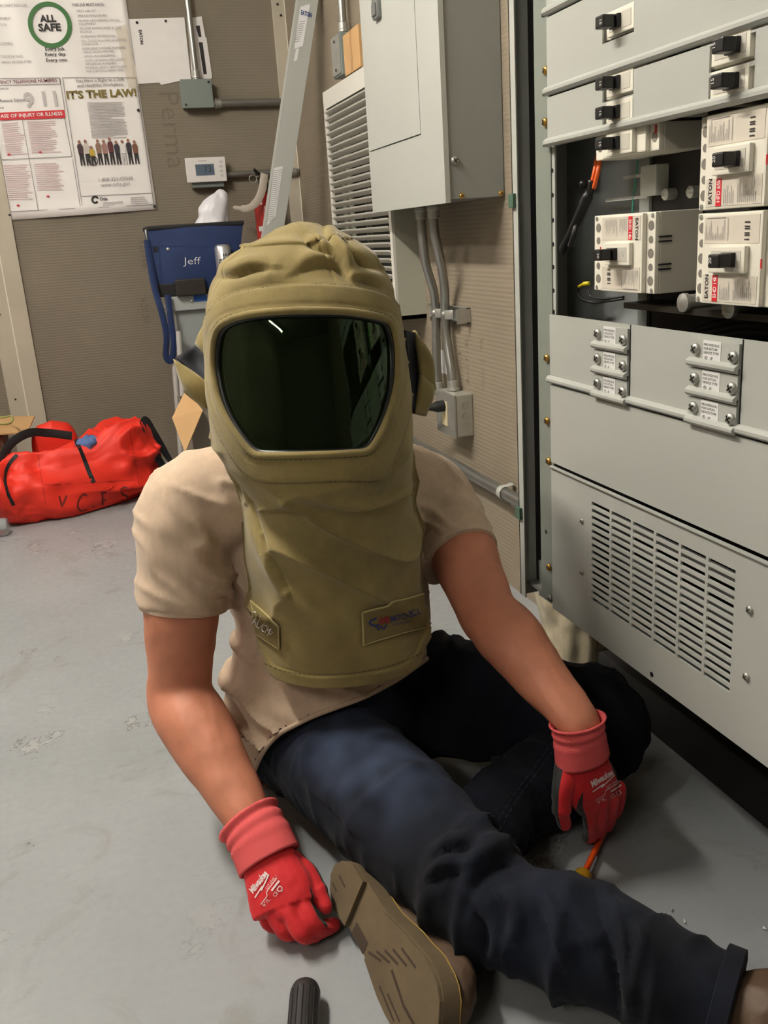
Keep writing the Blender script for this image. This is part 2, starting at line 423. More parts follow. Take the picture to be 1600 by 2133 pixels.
for s, x, y, x2 in (('FIRST AID KIT', 160, 26, 200), ('FIRE EXTINGUISHER', 162, 36, 222), ('PROPER GROUNDING ON ALL', 163, 46, 250), ('EQUIPMENT', 165, 53, 200), ('PROPER BARRICADES & TOE', 166, 62, 252), ('BOARDS', 167, 69, 192),
                    ('OVERHEAD PROTECTION', 168, 79, 240), ('ALL TOOLS IN A SAFE WORKING', 170, 88, 262), ('CONDITION', 171, 95, 204), ('EMERGENCY PHONE NUMBERS/', 172, 104, 262), ('OSHA POLICY POSTED', 174, 111, 238),
                    ('GOOD HOUSEKEEPING', 175, 120, 240), ('COPY OF EMPLOYEE SAFETY', 177, 129, 262), ('HANDBOOK AVAILABLE', 178, 136, 243), ('MATERIAL SAFETY DATA SHEETS', 178, 144, 266), ('FOR CHEMICALS BEING USED', 180, 151, 258)):
    ptext(s, x, y, 4.6, m_gink, 0, x2=x2)
for s, x, y, x2 in (('RS THAT YOU USE', 0, 15, 56), ('IPMENT', 0, 42, 23), ('TION', 0, 55, 14), ('CLOTHING', 0, 94, 26), ('T LOCKS & TAGS', 0, 121, 48), ('-FAULT INTERRUPTER', 2, 133, 66)): ptext(s, x, y, 5, m_gink, 0, x2=x2)
ptext('ENCY TELEPHONE NUMBERS', 1, 175, 6.5, m_maroon, .0002, x2=119); [ptext(s_, x_, y_, 29, M('faded ink', (196, 190, 190), .6), .002) for s_, x_, y_ in (('9', 52, 223), ('1', 84, 221), ('1', 107, 220))]
ptext('ance', 0, 187, 5, m_ink, x2=18); ptext('Rescue Squad', 0, 213, 6, m_ink, x2=51); ptext('ce', 0, 227, 5, m_ink, x2=8)
mb = MB(); q = [puv(0, 235), puv(134, 229), puv(136, 246), puv(0, 251)]; mb.prism([(max(a, pu0-.02), b) for a, b in q], .0028, .0032, PF); mb.build('red_banner', m_redink, poster)
ptext('ASE OF INJURY OR ILLNESS', 2, 246, 7, m_white, .0003, x2=132).location = (0, -.0012, 0)
pline([[(0, 164), (124, 162), (126, 175), (0, 178)], [(124, 162), (135, 229)], [(46, 248), (80, 440)], [(134, 245), (150, 326)], [(0, 333), (150, 326)], [(151, 331), (168, 434)], [(20, 441), (168, 434)], [(0, 352), (16, 441)]], 1.1, m_gink)
pline([[(130, 162), (283, 162)], [(130, 162), (172, 434)], [(283, 162), (320, 426)], [(172, 434), (320, 426)], [(169, 409), (318, 402)]], 1.1, m_gink)
L1 = []
random.seed(4)
for (x0, y0, x1, y1, sk, dn) in ((3, 258, 48, 326, .16, 16), (56, 254, 118, 322, .16, 17), (8, 345, 62, 420, .16, 17), (70, 342, 130, 400, .16, 14)):
    for k in range(dn):
        y = y0+(y1-y0)*k/dn; s = sk*(y-y0); L1.append([(x0+s, y), (x0+s+(x1-x0)*random.uniform(.7, 1), y-2)])
pline(L1, 1.2, m_fineR, 'fine_print')
L1 = []
for k in range(24):
    y = 214+76*k/24; s = .14*(y-214); L1.append([(181+s, y), (181+s+76*random.choice((.95, 1, 1, .6)), y-1)])
for k in range(3): L1.append([(214, 422+k*3), (256, 420+k*3)])
for k in range(4): L1.append([(272, 412+k*4), (300+3*k, 410+k*4)])
pline(L1, 1.3, m_fine, 'fine_print')
for x, y in ((19, 322), (84, 317), (38, 428), (100, 409)):
    mb = MB(); f = PF.at(*puv(x, y), .003); s = .0042; mb.prism([(-s*1.4, -s*.6), (0, -s*.6), (0, -s*1.3), (s*1.5, 0), (0, s*1.3), (0, s*.6), (-s*1.4, s*.6)], 0, .0004, f); mb.build('red_arrow', m_redink, poster)
ptext('You Have a Right to a Safe', 157, 172, 6.5, m_gink, .0002, x2=259); ptext('and Healthful Workplace.', 161, 182, 6.5, m_gink, .0002, x2=258)
ptext("IT'S THE LAW!", 139, 206, 15, m_olive, .0015, x2=285)
ptext('1-800-321-OSHA', 204, 379, 7.5, m_gink, .0001, x2=277); ptext('www.osha.gov', 210, 389, 7.5, m_gink, .0001, x2=272)
ptext('Otis', 208, 418, 7, m_ink, .0003, x2=224)
pline([[(198+6*math.cos(a), 416+6.5*math.sin(a)) for a in np.linspace(.6, 5.9, 20)]], 3.4, m_ink, 'round_emblem')
# a row of small printed workers
cloth_c = [(70, 50, 55), (200, 190, 180), (190, 160, 60), (140, 110, 90), (160, 120, 110), (90, 40, 40), (45, 40, 50), (225, 222, 218), (50, 45, 50), (120, 80, 60)]
for k in range(10):
    x = 173+k*12.6+(0 if k != 2 else -2); y0 = 345-.35*k; hh = [44, 45, 33, 45, 44, 48, 42, 43, 45, 42][k]
    mt = M('printed worker %d' % k, cloth_c[k], .6); f = PF.at(*puv(x, y0), .003); s = 1/455.0
    mb = MB(); mb.prism([(-4*s, hh*.42*s), (-5*s, hh*.75*s), (-3*s, hh*.84*s), (3*s, hh*.84*s), (5*s, hh*.75*s), (4*s, hh*.42*s)], 0, .0004, f)
    o = mb.build('printed_worker', mt, poster)
    mb = MB(); mb.prism([(2.6*s*math.cos(a), hh*.92*s+3.2*s*math.sin(a)) for a in np.linspace(0, 6.28, 9)[:-1]], 0, .0004, f); mb.build('head', M('printed skin', (150, 105, 85), .6), o)
    mb = MB(); mb.prism([(-3.6*s, 0), (-3.6*s, hh*.44*s), (3.8*s, hh*.44*s), (4.2*s, 0), (1.6*s, 0), (0, hh*.36*s), (-1.2*s, 0)], 0, .0004, f); mb.build('legs', m_ink if k != 7 else m_fine, o)
    if k == 2: strokes([[(8*s*math.cos(a)-1*s, 8*s+8*s*math.sin(a)) for a in np.linspace(0, 6.3, 20)]], f, 1.5*s, m_ink, o, 'wheel')
for x, y in ((20, 448), (288, 230), (322, 430)):
    u, v = puv(x, y); MB().lathe([(.006, 0), (.006, .003), (.004, .006), (.001, .0065)], PF.p(u, v, .003), PF.c, 10).build('push_pin', M('black pin', (40, 36, 38), .4), poster, smooth=40)
# tape over the poster edge
m_tape = M('clear packing tape', (225, 212, 186), .1, spec=1, alpha=.2, bump=.6, bs=60)
q = [WB.uv(*p, .008) for p in ((240, 58), (262, 50), (290, 180), (268, 184))]
tag(MB().prism(q, .007, .0076, WB).build('packing_tape', m_tape), 'strip of clear brown packing tape over the poster edge', 'tape')
# white sheet and black-bar sheet
sh = thing('drawing_sheet', 'blank white paper sheet with small EATON print pinned beside the poster', 'paper', WB.p(*WB.uv(340, 170, .002), .002))
q = [WB.uv(*p, .003) for p in ((262, 40), (384, 36), (398, 166), (372, 169), (336, 177), (332, 172), (286, 175))]
MB().prism(q, .002, .003, WB).build('sheet', M('plain white paper', (236, 232, 230), .6, var=.03), sh)
vtext('EATON', WB, 289, 62, .0035, .011, m_ink, sh, -math.pi/2, name='sheet_lettering', bold=.0006)
for x, y in ((285, 47), (345, 44)): MB().lathe([(.005, 0), (.005, .003), (.001, .005)], WB.p(*WB.uv(x, y, .003), .003), WB.c, 8).build('push_pin', _mats['black pin'], sh)
sh = thing('barred_sheet', 'narrow white card with two black bars behind the conduit', 'card', WB.p(*WB.uv(425, 165, .002), .002))
q = [WB.uv(*p, .004) for p in ((392, 38), (420, 34), (428, 78), (430, 78), (442, 160), (440, 164), (400, 164))]
MB().prism(q, .0005, .004, WB).build('card', _mats['plain white paper'], sh)
for pts in (((408, 54), (416, 53), (420, 77), (414, 77)), ((414, 88), (422, 88), (431, 154), (424, 155))):
    MB().prism([WB.uv(*p, .0045) for p in pts], .004, .0045, WB).build('black_bar', m_ink, sh)
# ------------------------------------------------------------------ conduits and boxes of the back wall
m_emt = M('galvanised conduit', (160, 160, 156), .32, .85, var=.1, vs_=6, stretch=(1, 1, .3))
m_galv = M('galvanised steel', (178, 178, 172), .4, .7, var=.12, vs_=30)
m_boxg = M('grey enamel box', (122, 130, 126), .5, var=.04)
m_panel = M('light grey enamel', (172, 174, 168), .42, var=.025, vs_=3, bump=.04, bs=900)
def conduit(name, label, pts, r, group=None, conn=()):
    t = thing(name, label, 'conduit', pts[0], group)
    MB().tube(pts, r, 16).build('pipe', m_emt, t, smooth=40)
    for p, d in conn:
        p = np.array(p, float); d = nrm(d)
        MB().lathe([(r*1.15, 0), (r*1.15, .006), (r*1.45, .007), (r*1.45, .014), (r*1.25, .016), (r*1.25, .034), (r*1.05, .036)], p, d, 16).build('connector', m_galv, t, smooth=30)
    return t
jb = thing('junction_box', 'square grey metal junction box under the vertical conduit', 'electrical box', WB.p(*WB.uv(412, 225, 0)))
u0, v0 = WB.uv(383, 224, .055); u1, v1 = WB.uv(439, 165, .055)
jl, jr, jbz, jtz = u0, u1, v0, v1
MB().box(u0, u1, v0, v1, 0, .05, WB, .003).build('body', m_boxg, jb); MB().box(u0-.002, u1+.002, v0-.002, v1+.002, .05, .054, WB, .0015).build('cover', m_boxg, jb)
for p in ((u0+.01, v0+.01), (u1-.01, v1-.01)): MB().lathe([(.005, 0), (.005, .0015), (.002, .002)], WB.p(*p, .054), WB.c, 10).build('screw', M('dark screw', (60, 58, 55), .4, .6), jb)
uc = WB.uv(398, 120, .03)[0]+.012
conduit('conduit', 'vertical galvanised conduit dropping into the junction box', [WB.p(uc, v1, .03), WB.p(uc, HZ, .03)], .0125, conn=[(WB.p(uc, v1+.002, .03), (0, 0, 1))])
zc = WB.uv(520, 214, .025)[1]
conduit('conduit', 'horizontal galvanised conduit running right from the junction box', [WB.p(u1+.002, zc, .025), WB.p(.955, zc, .025)], .0145, conn=[(WB.p(u1+.003, zc, .025), (1, 0, 0))])
th = thing('thermostat', 'white thermostat with blue grey screen reading 73', 'thermostat', WB.p(*WB.uv(430, 392, 0)))
u0, v0 = WB.uv(391, 381, .06); u1, v1 = WB.uv(468, 326, .06)
MB().box(u0+.02, u1-.012, v0-.02, v1-.03, .0005, .045, WB, .003).build('mounting_box', m_boxg, th)
m_thermo = M('white plastic', (228, 224, 222), .35)
MB().box(u0, u1, v0, v1, .045, .062, WB, .003).build('case', m_thermo, th)
a0, b0 = WB.uv(409, 366, .063); a1, b1 = WB.uv(445, 341, .063)
MB().box(a0, a1, b0, b1, .0615, .063, WB).build('screen', M('thermostat screen', (92, 106, 122), .25), th)
vtext('73', WB, 424, 359, .0634, .026, m_ink, th, 0, name='screen_digits', bold=-.0006)
for k in range(4): MB().box(u1-.026, u1-.014, v0+.02+k*.018, v0+.028+k*.018, .0615, .0635, WB, .0006).build('button', M('button plastic', (205, 203, 202), .4), th)
MB().box(a0+.015, a0+.05, v1-.016, v1-.011, .0615, .0622, WB).build('maker_print', m_fine, th)
zc2 = WB.uv(560, 360, .025)[1]
ue = WB.uv(614, 358, .025)[0]
conduit('conduit', 'horizontal galvanised conduit running right from the thermostat', [WB.p(u1-.013, zc2, .025), WB.p(.965, zc2, .025)], .0125, conn=[(WB.p(min(ue, .92), zc2, .025), (1, 0, 0))])
# ------------------------------------------------------------------ leaning steel channel
YCH = 3.5
b_ = PY(501, 945, YCH); t_ = PY(650, -55, YCH)
d_ = nrm(t_-b_); b_ = b_+d_*((.002-b_[2])/d_[2]); t_ = b_+d_*((.955-b_[0])/d_[0]) if d_[0] > 0 else t_
CHN = Fr(b_, np.cross([0, -1, 0], d_)*-1, d_)
if CHN.c[1] > 0: CHN = Fr(b_, -CHN.a, d_)
LN = np.linalg.norm(t_-b_)-.05
ch = thing('steel_channel', 'long light grey steel channel with paper stickers leaning beside the louver', 'steel channel', b_)
wv = .036
MB().box(-wv, wv, .04, LN, 0, .0025, CHN).box(wv-.0025, wv, .04, LN, -.04, 0, CHN).box(-wv, -wv+.0025, .04, LN, -.04, 0, CHN).build('channel', m_panel, ch)
def chs(p4, mat, name, w=.003): return MB().prism([CHN.uv(*p, w) for p in p4], .0026, w+.0002, CHN).build(name, mat, ch)
m_sticker = M('white sticker', (222, 222, 222), .5)
chs(((626, 14), (646, 8), (631, 96), (613, 102)), m_sticker, 'sticker'); chs(((617, 102), (623, 101), (619, 125), (612, 128)), m_sticker, 'sticker'); chs(((571, 350), (589, 346), (574, 450), (556, 470)), m_sticker, 'sticker')
u, v = CHN.uv(626, 30, .0035); text('EATON', CHN.at(u, v, .0034), .015, M('blue ink', (40, 60, 120), .5), ch, 'sticker_lettering', sx=.55, bold=.0006)
L1 = []
for k in range(10): L1.append([CHN.uv(624-k*1.3, 46+k*4.6, .0034), CHN.uv(636-k*1.3, 44+k*4.6, .0034)])
for k in range(26): L1.append([CHN.uv(571-k*.62, 356+k*4.2, .0034), CHN.uv(587-k*.62, 353+k*4.2, .0034)])
strokes(L1, CHN.at(0, 0, .0028), .002, m_gink, ch, 'sticker_print')
# ------------------------------------------------------------------ louvered wall unit
LV = Fr((.88, 0, 0), (0, -1, 0), (0, 0, 1))
m_unit = M('white enamel', (205, 203, 194), .45, var=.03); m_unitside = M('grey green enamel', (168, 168, 152), .5, var=.05)
lu0, lu1, lz0, lz1 = LV.uv(690, 400, 0)[0], LV.uv(824, 560, 0)[0], .668, 1.385
lv = thing('louvered_unit', 'white louvered vent unit hung on the side wall', 'vent unit', (.93, -(lu0+lu1)/2, lz0))
MB().box(lu0, lu1, lz0, lz0+.012, -.09, -.004, LV).box(lu0, lu1, lz1-.006, lz1, -.09, -.004, LV).box(lu0, lu0+.004, lz0, lz1, -.09, -.004, LV).box(lu1-.004, lu1, lz0, lz1, -.09, -.004, LV).build('housing', m_unitside, lv)
MB().box(lu0+.004, lu1-.004, lz0+.012, lz1-.006, -.0895, -.08, LV).build('dark_backing', M('dark duct', (30, 28, 24), .8), lv)
sheet_holes(MB(), lu0, lu1, lz0, lz1, -.004, .004, [(lu0+.03, lu1-.022, lz0+.05, lz1-.055)], LV).build('face_frame', m_unit, lv)
ns = 27; pitch = (lz1-.055-lz0-.05)/ns; s0 = None
for k in range(ns):
    z = lz0+.05+pitch*(k+.5)
    if s0 is None:
        ua, ub = lu0+.022, lu1-.02
        poly = [(-.012, -.010), (-.009, -.0115), (.006, -.001), (.008, .003), (.006, .004), (-.012, -.007)]
        mb = MB(); f = Fr((0, 0, 0), (-1, 0, 0), (0, 0, 1)); P = [f.p(a, b, -ua) for a, b in poly]+[f.p(a, b, -ub) for a, b in poly]; n = len(poly)
        for q in P: pass
        P = [np.array([.878-a, -uu, b]) for uu in (ua, ub) for a, b in poly]
        mb.add(P, [tuple(range(n)), tuple(range(n, 2*n))]+[(i, (i+1) % n, n+(i+1) % n, n+i) for i in range(n)])
        s0 = mb.build('slat', m_unit, lv); s0.location = (0, 0, z)
        s0.matrix_parent_inverse = wmat(lv).inverted()
    else: dup(s0, lv, (0, 0, z))
MB().box((lu0+lu1)/2-.03, (lu0+lu1)/2-.02, lz0+.05, lz1-.055, -.045, -.03, LV).build('centre_brace', M('dull steel', (120, 118, 110), .5, .5), lv)
# ------------------------------------------------------------------ box, conduit and carton above it
uA, zA = WR.uv(700, 168, .05); eb = thing('switch_box', 'small grey electrical box on the side wall above the louvered unit', 'electrical box', WR.p(uA, 1.45))
yb = 3.18
eu = -yb
MB().box(eu-.05, eu+.055, 1.42, 1.545, 0, .06, WR, .003).build('body', m_boxg, eb)
MB().box(eu-.045, eu+.05, 1.425, 1.54, .06, .064, WR, .0015).build('cover', m_galv, eb)
for z in (1.44, 1.525): MB().lathe([(.005, 0), (.004, .003)], WR.p(eu, z, .064), WR.c, 8).build('screw', _mats['dark screw'], eb)
conduit('conduit', 'vertical galvanised conduit above the small grey wall box', [WR.p(eu, 1.545, .03), WR.p(eu, HZ, .03)], .0125, conn=[(WR.p(eu, 1.547, .03), (0, 0, 1))])
m_card = M('brown cardboard', (188, 150, 104), .8, var=.06, vs_=8, bump=.05, bs=60)
ct = thing('carton', 'small tan cardboard carton standing on the louvered unit', 'cardboard box', (.915, 2.88, 1.387))
MB().box(.872, .955, 2.80, 2.965, 1.387, 1.50, bev=.002).build('box', m_card, ct)
MB().box(.8712, .8719, 2.875, 2.895, 1.39, 1.498).build('tape_seam', M('carton tape', (172, 132, 86), .4), ct)
# ------------------------------------------------------------------ grey panelboard on the side wall
PB = Fr((.82, 0, 0), (0, -1, 0), (0, 0, 1))
bu0, bu1, bz0, bz1 = -2.606, -2.046, .975, 2.10
pb = thing('breaker_panel', 'light grey wall breaker panel with flush hinged door above two bent conduits', 'electrical panel', (.9, 2.32, .98))
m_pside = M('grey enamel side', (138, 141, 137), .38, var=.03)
MB().box(bu0+.03, bu1-.004, bz0+.008, bz1-.01, -.1480, -.012, PB).build('enclosure', m_pside, pb)
du0, du1, dz0 = PB.uv(798, 308, 0)[0]-.12, PB.uv(877, 278, 0)[0], PB.uv(877, 281, 0)[1]
mb = MB(); sheet_holes(mb, bu0, bu1, bz0, bz1, -.012, 0, [(du0, du1, dz0, bz1-.15)], PB); mb.build('front_trim', m_panel, pb)
MB().box(du0+.0004, du1-.003, dz0+.0034, bz1-.152, -.010, .0002, PB).build('door', m_panel, pb)
u, v = PB.uv(785, 8, .004); MB().box(u-.022, u+.022, v-.035, v+.045, 0, .012, PB, .004).box(u-.015, u+.015, v-.028, v+.0, .012, .016, PB, .003).build('latch', M('latch grey', (120, 122, 120), .4, .4), pb)
SD = Fr((0, -bu1-.0, 0), (1, 0, 0), (0, 0, 1))
SD = Fr((0, -(bu1-.004), 0), (1, 0, 0), (0, 0, 1))
m_brass = M('brass screw', (200, 158, 80), .3, .9)
def screwhead(fr, u, v, w, r, mat, parent, name='screw'):
    o = MB().lathe([(r, 0), (r, r*.3), (r*.75, r*.62), (r*.2, r*.75)], fr.p(u, v, w), fr.c, 14).build(name, mat, parent, smooth=50)
    MB().box(-r*.62, r*.62, -r*.11, r*.11, r*.55, r*.78, fr.at(u, v, w, .6)).box(-r*.11, r*.11, -r*.62, r*.62, r*.55, r*.78, fr.at(u, v, w, .6)).build('screw_slot', _mats['dark screw'], o); return o
for px, py, r, mt in ((947, 335, .010, m_galv), (962, 408, .0065, m_brass), (1044, 403, .0065, m_brass)): screwhead(SD, *SD.uv(px, py, 0), 0, r, mt, pb)
# ------------------------------------------------------------------ bent conduits under it
def spl(P, n=8):
    P = [np.array(p, float) for p in P]; P = [2*P[0]-P[1]]+P+[2*P[-1]-P[-2]]; o = []
    for i in range(1, len(P)-2):
        for k in range(n):
            t = k/n; o.append(.5*((2*P[i])+(-P[i-1]+P[i+1])*t+(2*P[i-1]-5*P[i]+4*P[i+1]-P[i+2])*t*t+(-P[i-1]+3*P[i]-3*P[i+1]+P[i+2])*t**3))
    o.append(P[-2]); return o
def wrp(px, py, w): u, v = WR.uv(px, py, w); return WR.p(u, v, w)
ca = [wrp(877, 436, .075), wrp(880, 490, .075), wrp(886, 545, .06), wrp(903, 605, .035), wrp(908, 650, .026), wrp(909, 720, .026), wrp(912, 790, .026), wrp(915, 822, .026)]
cb = [wrp(903, 432, .075), wrp(905, 480, .075), wrp(917, 540, .06), wrp(926, 600, .035), wrp(927, 650, .026), wrp(931, 710, .026), wrp(940, 770, .026), wrp(946, 820, .026)]
for c_, l_ in ((ca, 'bent galvanised conduit under the breaker panel, farther from the switchboard'), (cb, 'bent galvanised conduit under the breaker panel ending in the outlet box')):
    c_[0] = c_[0]+np.array([0, 0, bz0+.007-c_[0][2]])
    conduit('conduit', l_, spl(c_), .0125, conn=[(c_[0], c_[1]-c_[0]), (c_[-1], c_[-2]-c_[-1])])
sc = thing('conduit_clamp', 'galvanised strut clamp holding the two bent conduits to the wall', 'clamp', wrp(930, 650, 0))
u0, z0 = WR.uv(884, 662, .02); u1, z1 = WR.uv(966, 634, .02)
zc = (z0+z1)/2-.003
sheet_holes(MB(), u0, u1, zc-.02, zc+.02, .001, .003, [], WR).box(u0, u1, zc-.02, zc-.0175, .003, .012, WR).box(u0, u1, zc+.0175, zc+.02, .003, .012, WR).box(u1-.003, u1, zc-.02, zc+.02, .003, .04, WR).build('strut', m_galv, sc)
for px in (908, 928):
    u = WR.uv(px, 648, .04)[0]
    MB().tube([WR.p(u-.02, zc, .026), WR.p(u-.014, zc, .036), WR.p(u, zc, .042), WR.p(u+.014, zc, .036), WR.p(u+.02, zc, .026)], [(.012, .0015)]*5, 8, ref=(0, 0, 1)).build('strap', m_galv, sc, smooth=40)
    MB().ball(WR.p(u-.024, zc, .035), .008, 10).build('bolt', m_galv, sc, smooth=True)
# ------------------------------------------------------------------ outlet box
ob = thing('outlet_box', 'galvanised outlet box with ivory socket and black plug low on the side wall', 'outlet', wrp(945, 905, 0))
u0, z0 = WR.uv(913, 905, .055); u1, z1 = WR.uv(946, 828, .055)
z0 = WR.uv(940, 908, .055)[1]; z1 = WR.uv(940, 822, .055)[1]
MB().box(u0, u1, z0, z1, 0, .05, WR, .004).build('box', M('galvanised box', (176, 174, 164), .42, .45, var=.08), ob)
MB().box(u0-.001, u1+.001, z0-.001, z1+.001, .05, .057, WR, .002).build('cover', m_galv, ob)
um = (u0+u1)/2
MB().box(um-.018, um+.018, (z0+z1)/2-.034, (z0+z1)/2+.034, .056, .060, WR, .0015).build('socket', M('ivory plastic', (222, 208, 168), .4), ob)
KO = Fr((0, -u1, 0), (1, 0, 0), (0, 0, 1))
for z in (.25, .5, .75): MB().lathe([(.010, 0), (.010, .0006), (.0085, .0007), (.0085, .0002)], KO.p(XR-.024, z0+(z1-z0)*z, 0), KO.c, 16).build('knockout', m_galv, ob)
pl = spl([WR.p(um, z0+(z1-z0)*.68, .06), WR.p(um-.01, z0+(z1-z0)*.66, .10), WR.p(um-.09, z0+(z1-z0)*.55, .12), WR.p(um-.2, z0-.03, .10), WR.p(um-.32, z0-.2, .06)], 6)
MB().lathe([(.016, 0), (.016, .02), (.010, .035), (.006, .05)], pl[0], pl[3]-pl[0], 12).tube(pl[4:], .0045, 8).build('plug_and_cord', M('black rubber', (24, 24, 24), .6), ob, smooth=40)
tag(MB().box(*(sorted((WR.uv(915, 760, .001)[0], WR.uv(930, 760, .001)[0]))), WR.uv(925, 778, 0)[1], WR.uv(925, 730, 0)[1], .0005, .0015, WR).build('wall_label', m_sticker), 'small white paper label on the wall behind the bent conduits', 'label')
# low conduit along the wall
u_, z_ = WR.uv(1000, 998, .03)
lc = conduit('conduit', 'straight grey painted conduit running low along the side wall', [WR.p(-2.9, z_, .03), WR.p(-1.5, z_, .03)], .0155)
us = WR.uv(1050, 1035, .03)[0]
MB().tube([WR.p(us, z_-.045, .002), WR.p(us, z_-.020, .002)]+[WR.p(us, z_-.0172*math.cos(a), .03+.0172*math.sin(a)) for a in np.linspace(-.9, math.pi+.9, 14)][:1]+[WR.p(us, z_-.0172*math.cos(a), .03+.0172*math.sin(a)) for a in np.linspace(-.3, math.pi+.3, 14)]+[WR.p(us, z_+.020, .006)], [(.011, .0014)]*18, 8, ref=(0, 1, 0)).build('pipe_strap', m_panel, lc, smooth=40)
MB().lathe([(.006, 0), (.006, .004), (.002, .005)], WR.p(us, z_-.035, .004), WR.c, 8).build('screw', m_galv, lc)

# ------------------------------------------------------------------ big distribution panel
pd = thing('distribution_panel', 'tall light grey distribution panel with exposed white circuit breakers and slotted vent cover', 'electrical panel', (.84, .9, .274))
pu0, pu1, pz0, pz1 = -1.338, -.42, .274, 1.95
m_dark = M('dark interior steel', (156, 160, 160), .5, var=.06); m_blk = M('black bus insulator', (22, 22, 23), .5); m_post = M('grey green post', (126, 132, 124), .45, var=.03)
ub = -1.452
# enclosure shell
MB().box(ub, pu1+.03, pz0+.002, pz1, -.269, -.262, PN).build('back_plate', m_dark, pd)
MB().box(ub, pu1+.03, pz0+.002, pz0+.006, -.262, -.012, PN).box(ub, pu1+.03, pz1-.004, pz1, -.262, -.012, PN).box(pu1+.026, pu1+.03, pz0, pz1, -.262, -.012, PN).build('enclosure_side', m_pside, pd)
MB().box(ub, ub+.003, pz0-.02, pz1, -.262, .0, PN).box(ub, ub+.020, pz0-.02, pz1, -.002, .0, PN).build('outer_rim', m_panel, pd)
MB().box(ub+.003, -1.384, pz0+.002, pz1, -.036, -.032, PN).build('black_gutter', m_blk, pd)
MB().box(-1.384, pu0+.004, pz0, pz1, -.012, -.009, PN).box(-1.384, -1.381, pz0, pz1, -.036, -.012, PN).build('corner_post', m_post, pd)
MB().box(ub+.02, -1.386, pz0-.02, pz0+.05, -.03, -.028, PN).build('bottom_bracket', m_panel, pd)
for px, py in ((1069, 418), (1083, 1068)):
    u, v = PN.uv(px, py, .001); MB().box(u-.009, u+.009, v-.011, v+.011, 0, .006, PN, .001).build('green_clip', M('green clip', (70, 98, 80), .5), pd)
MB().box(-1.34, -1.325, .778, 1.03, -.014, -.011, PN).build('hole_strip', m_panel, pd)
for k, py in enumerate((357, 408, 460, 510, 557, 606, 650)):
    u, v = PN.uv(1133, py, 0); MB().lathe([(.0035, 0), (.0035, .0006)], PN.p(-1.332, v, -.011), PN.c, 8).build('strip_hole', m_blk, pd)
seam = [1.202, 1.0955, 1.0245, .779, .667, .535, .274]
def cover(z0, z1, holes=(), lip=True, name='cover_panel'):
    mb = MB(); sheet_holes(mb, pu0+(.012 if z1 < 2 else 0), pu1, z0+.0025, z1, -.003, 0, list(holes), PN)
    if lip:
        P = [(0, .0), (.0035, .0012), (.006, .004), (.006, .008), (.0025, .0115), (0, .0125)]
        a = [PN.p(pu0+.008, z0+.0025+q, ww) for ww, q in P]; b = [PN.p(pu1, z0+.0025+q, ww) for ww, q in P]; n = len(P)
        mb.add(a+b, [(i, i+1, n+i+1, n+i) for i in range(n-1)]+[tuple(range(n)), tuple(range(n, 2*n))])
    return mb.build(name, m_panel, pd)
def rect(px0, px1, pyt, pyb, w=0):
    """cut-out from its left and right pixel column and its top and bottom at the left column"""
    ua = PN.uv(px0, (pyt+pyb)/2, w)[0]; ubb = PN.uv(px1, (pyt+pyb)/2-15, w)[0]
    return (ua, ubb, PN.uv(px0, pyb, w)[1], PN.uv(px0, pyt, w)[1])
h1 = rect(1255, 1321, 38, 92); h2 = rect(1255, 1320, 167, 214); h3 = rect(1255, 1319, 223, 273); h4 = rect(1478, 1573, 97, 152); h5 = rect(1476, 1571, 162, 222)
cover(seam[0], 1.30); cover(1.30, 1.45); cover(1.45, 1.65); cover(1.65, 1.94)
cover(seam[1], seam[0], [h1]); cover(seam[2], seam[1], [h2, h3, h4, h5])
cover(seam[4], seam[3]); cover(seam[5], seam[4], lip=False)
# slotted vent cover
va0, vz1 = PN.uv(1231, 1040, 0); va1 = PN.uv(1530, 1300, 0)[0]; vz0 = PN.uv(1231, 1252, 0)[1]
holes = []
cw = (va1-va0)/6; rh = (vz1-vz0)/15
for i in range(6):
    for j in range(15): holes.append((va0+cw*i+.0028, va0+cw*(i+1)-.0028, vz0+rh*j+.0026, vz0+rh*(j+1)-.0026))
cover(seam[6]-.0025, seam[5]-.004, holes, lip=False, name='slotted_vent_cover')
MB().box(pu0+.012, pu1, seam[5]-.0055, seam[5]-.0035, -.002, .004, PN).build('cover_flange', m_panel, pd)
inner = []
for k in range(6): MB().box(va0-.01, va1+.01, vz0+.012+k*.028, vz0+.026+k*.028, -.045, -.040, PN).build('inner_baffle', m_pside, pd)
MB().box(va0-.05, va1+.05, vz0-.03, vz1+.01, -.12, -.11, PN).build('inner_plate', m_blk, pd)
for px, py in ((1213, 1085), (1213, 1192)): screwhead(PN, *PN.uv(px, py, 0), 0, .0045, m_galv, pd, 'vent_screw')
for px, py in ((1563, 1270), (1556, 1409)): screwhead(PN, *PN.uv(px, py, 0), 0, .0055, m_galv, pd, 'vent_screw')
for px, py in ((1138, 1108), (1358, 1405)): MB().lathe([(.004, 0), (.004, .0006)], PN.p(*PN.uv(px, py, 0), 0), PN.c, 10).build('screw_hole', m_blk, pd)
for px, py, mt in ((1128, 147, m_brass), (1127, 255, m_brass), (1131, 747, m_brass), (1132, 878, m_brass), (1135, 962, m_brass), (1136, 1183, m_brass), (1138, 1248, m_galv)):
    u, v = PN.uv(px, py, .0); screwhead(PN, u, v, -.008, .0066, mt, pd, 'post_screw')
    
for sz in (seam[0], seam[1], seam[2], seam[4]): MB().box(pu0-.002, pu0+.010, sz+.004, sz+.010, -.004, .0005, PN).build('hook_notch', m_blk, pd)
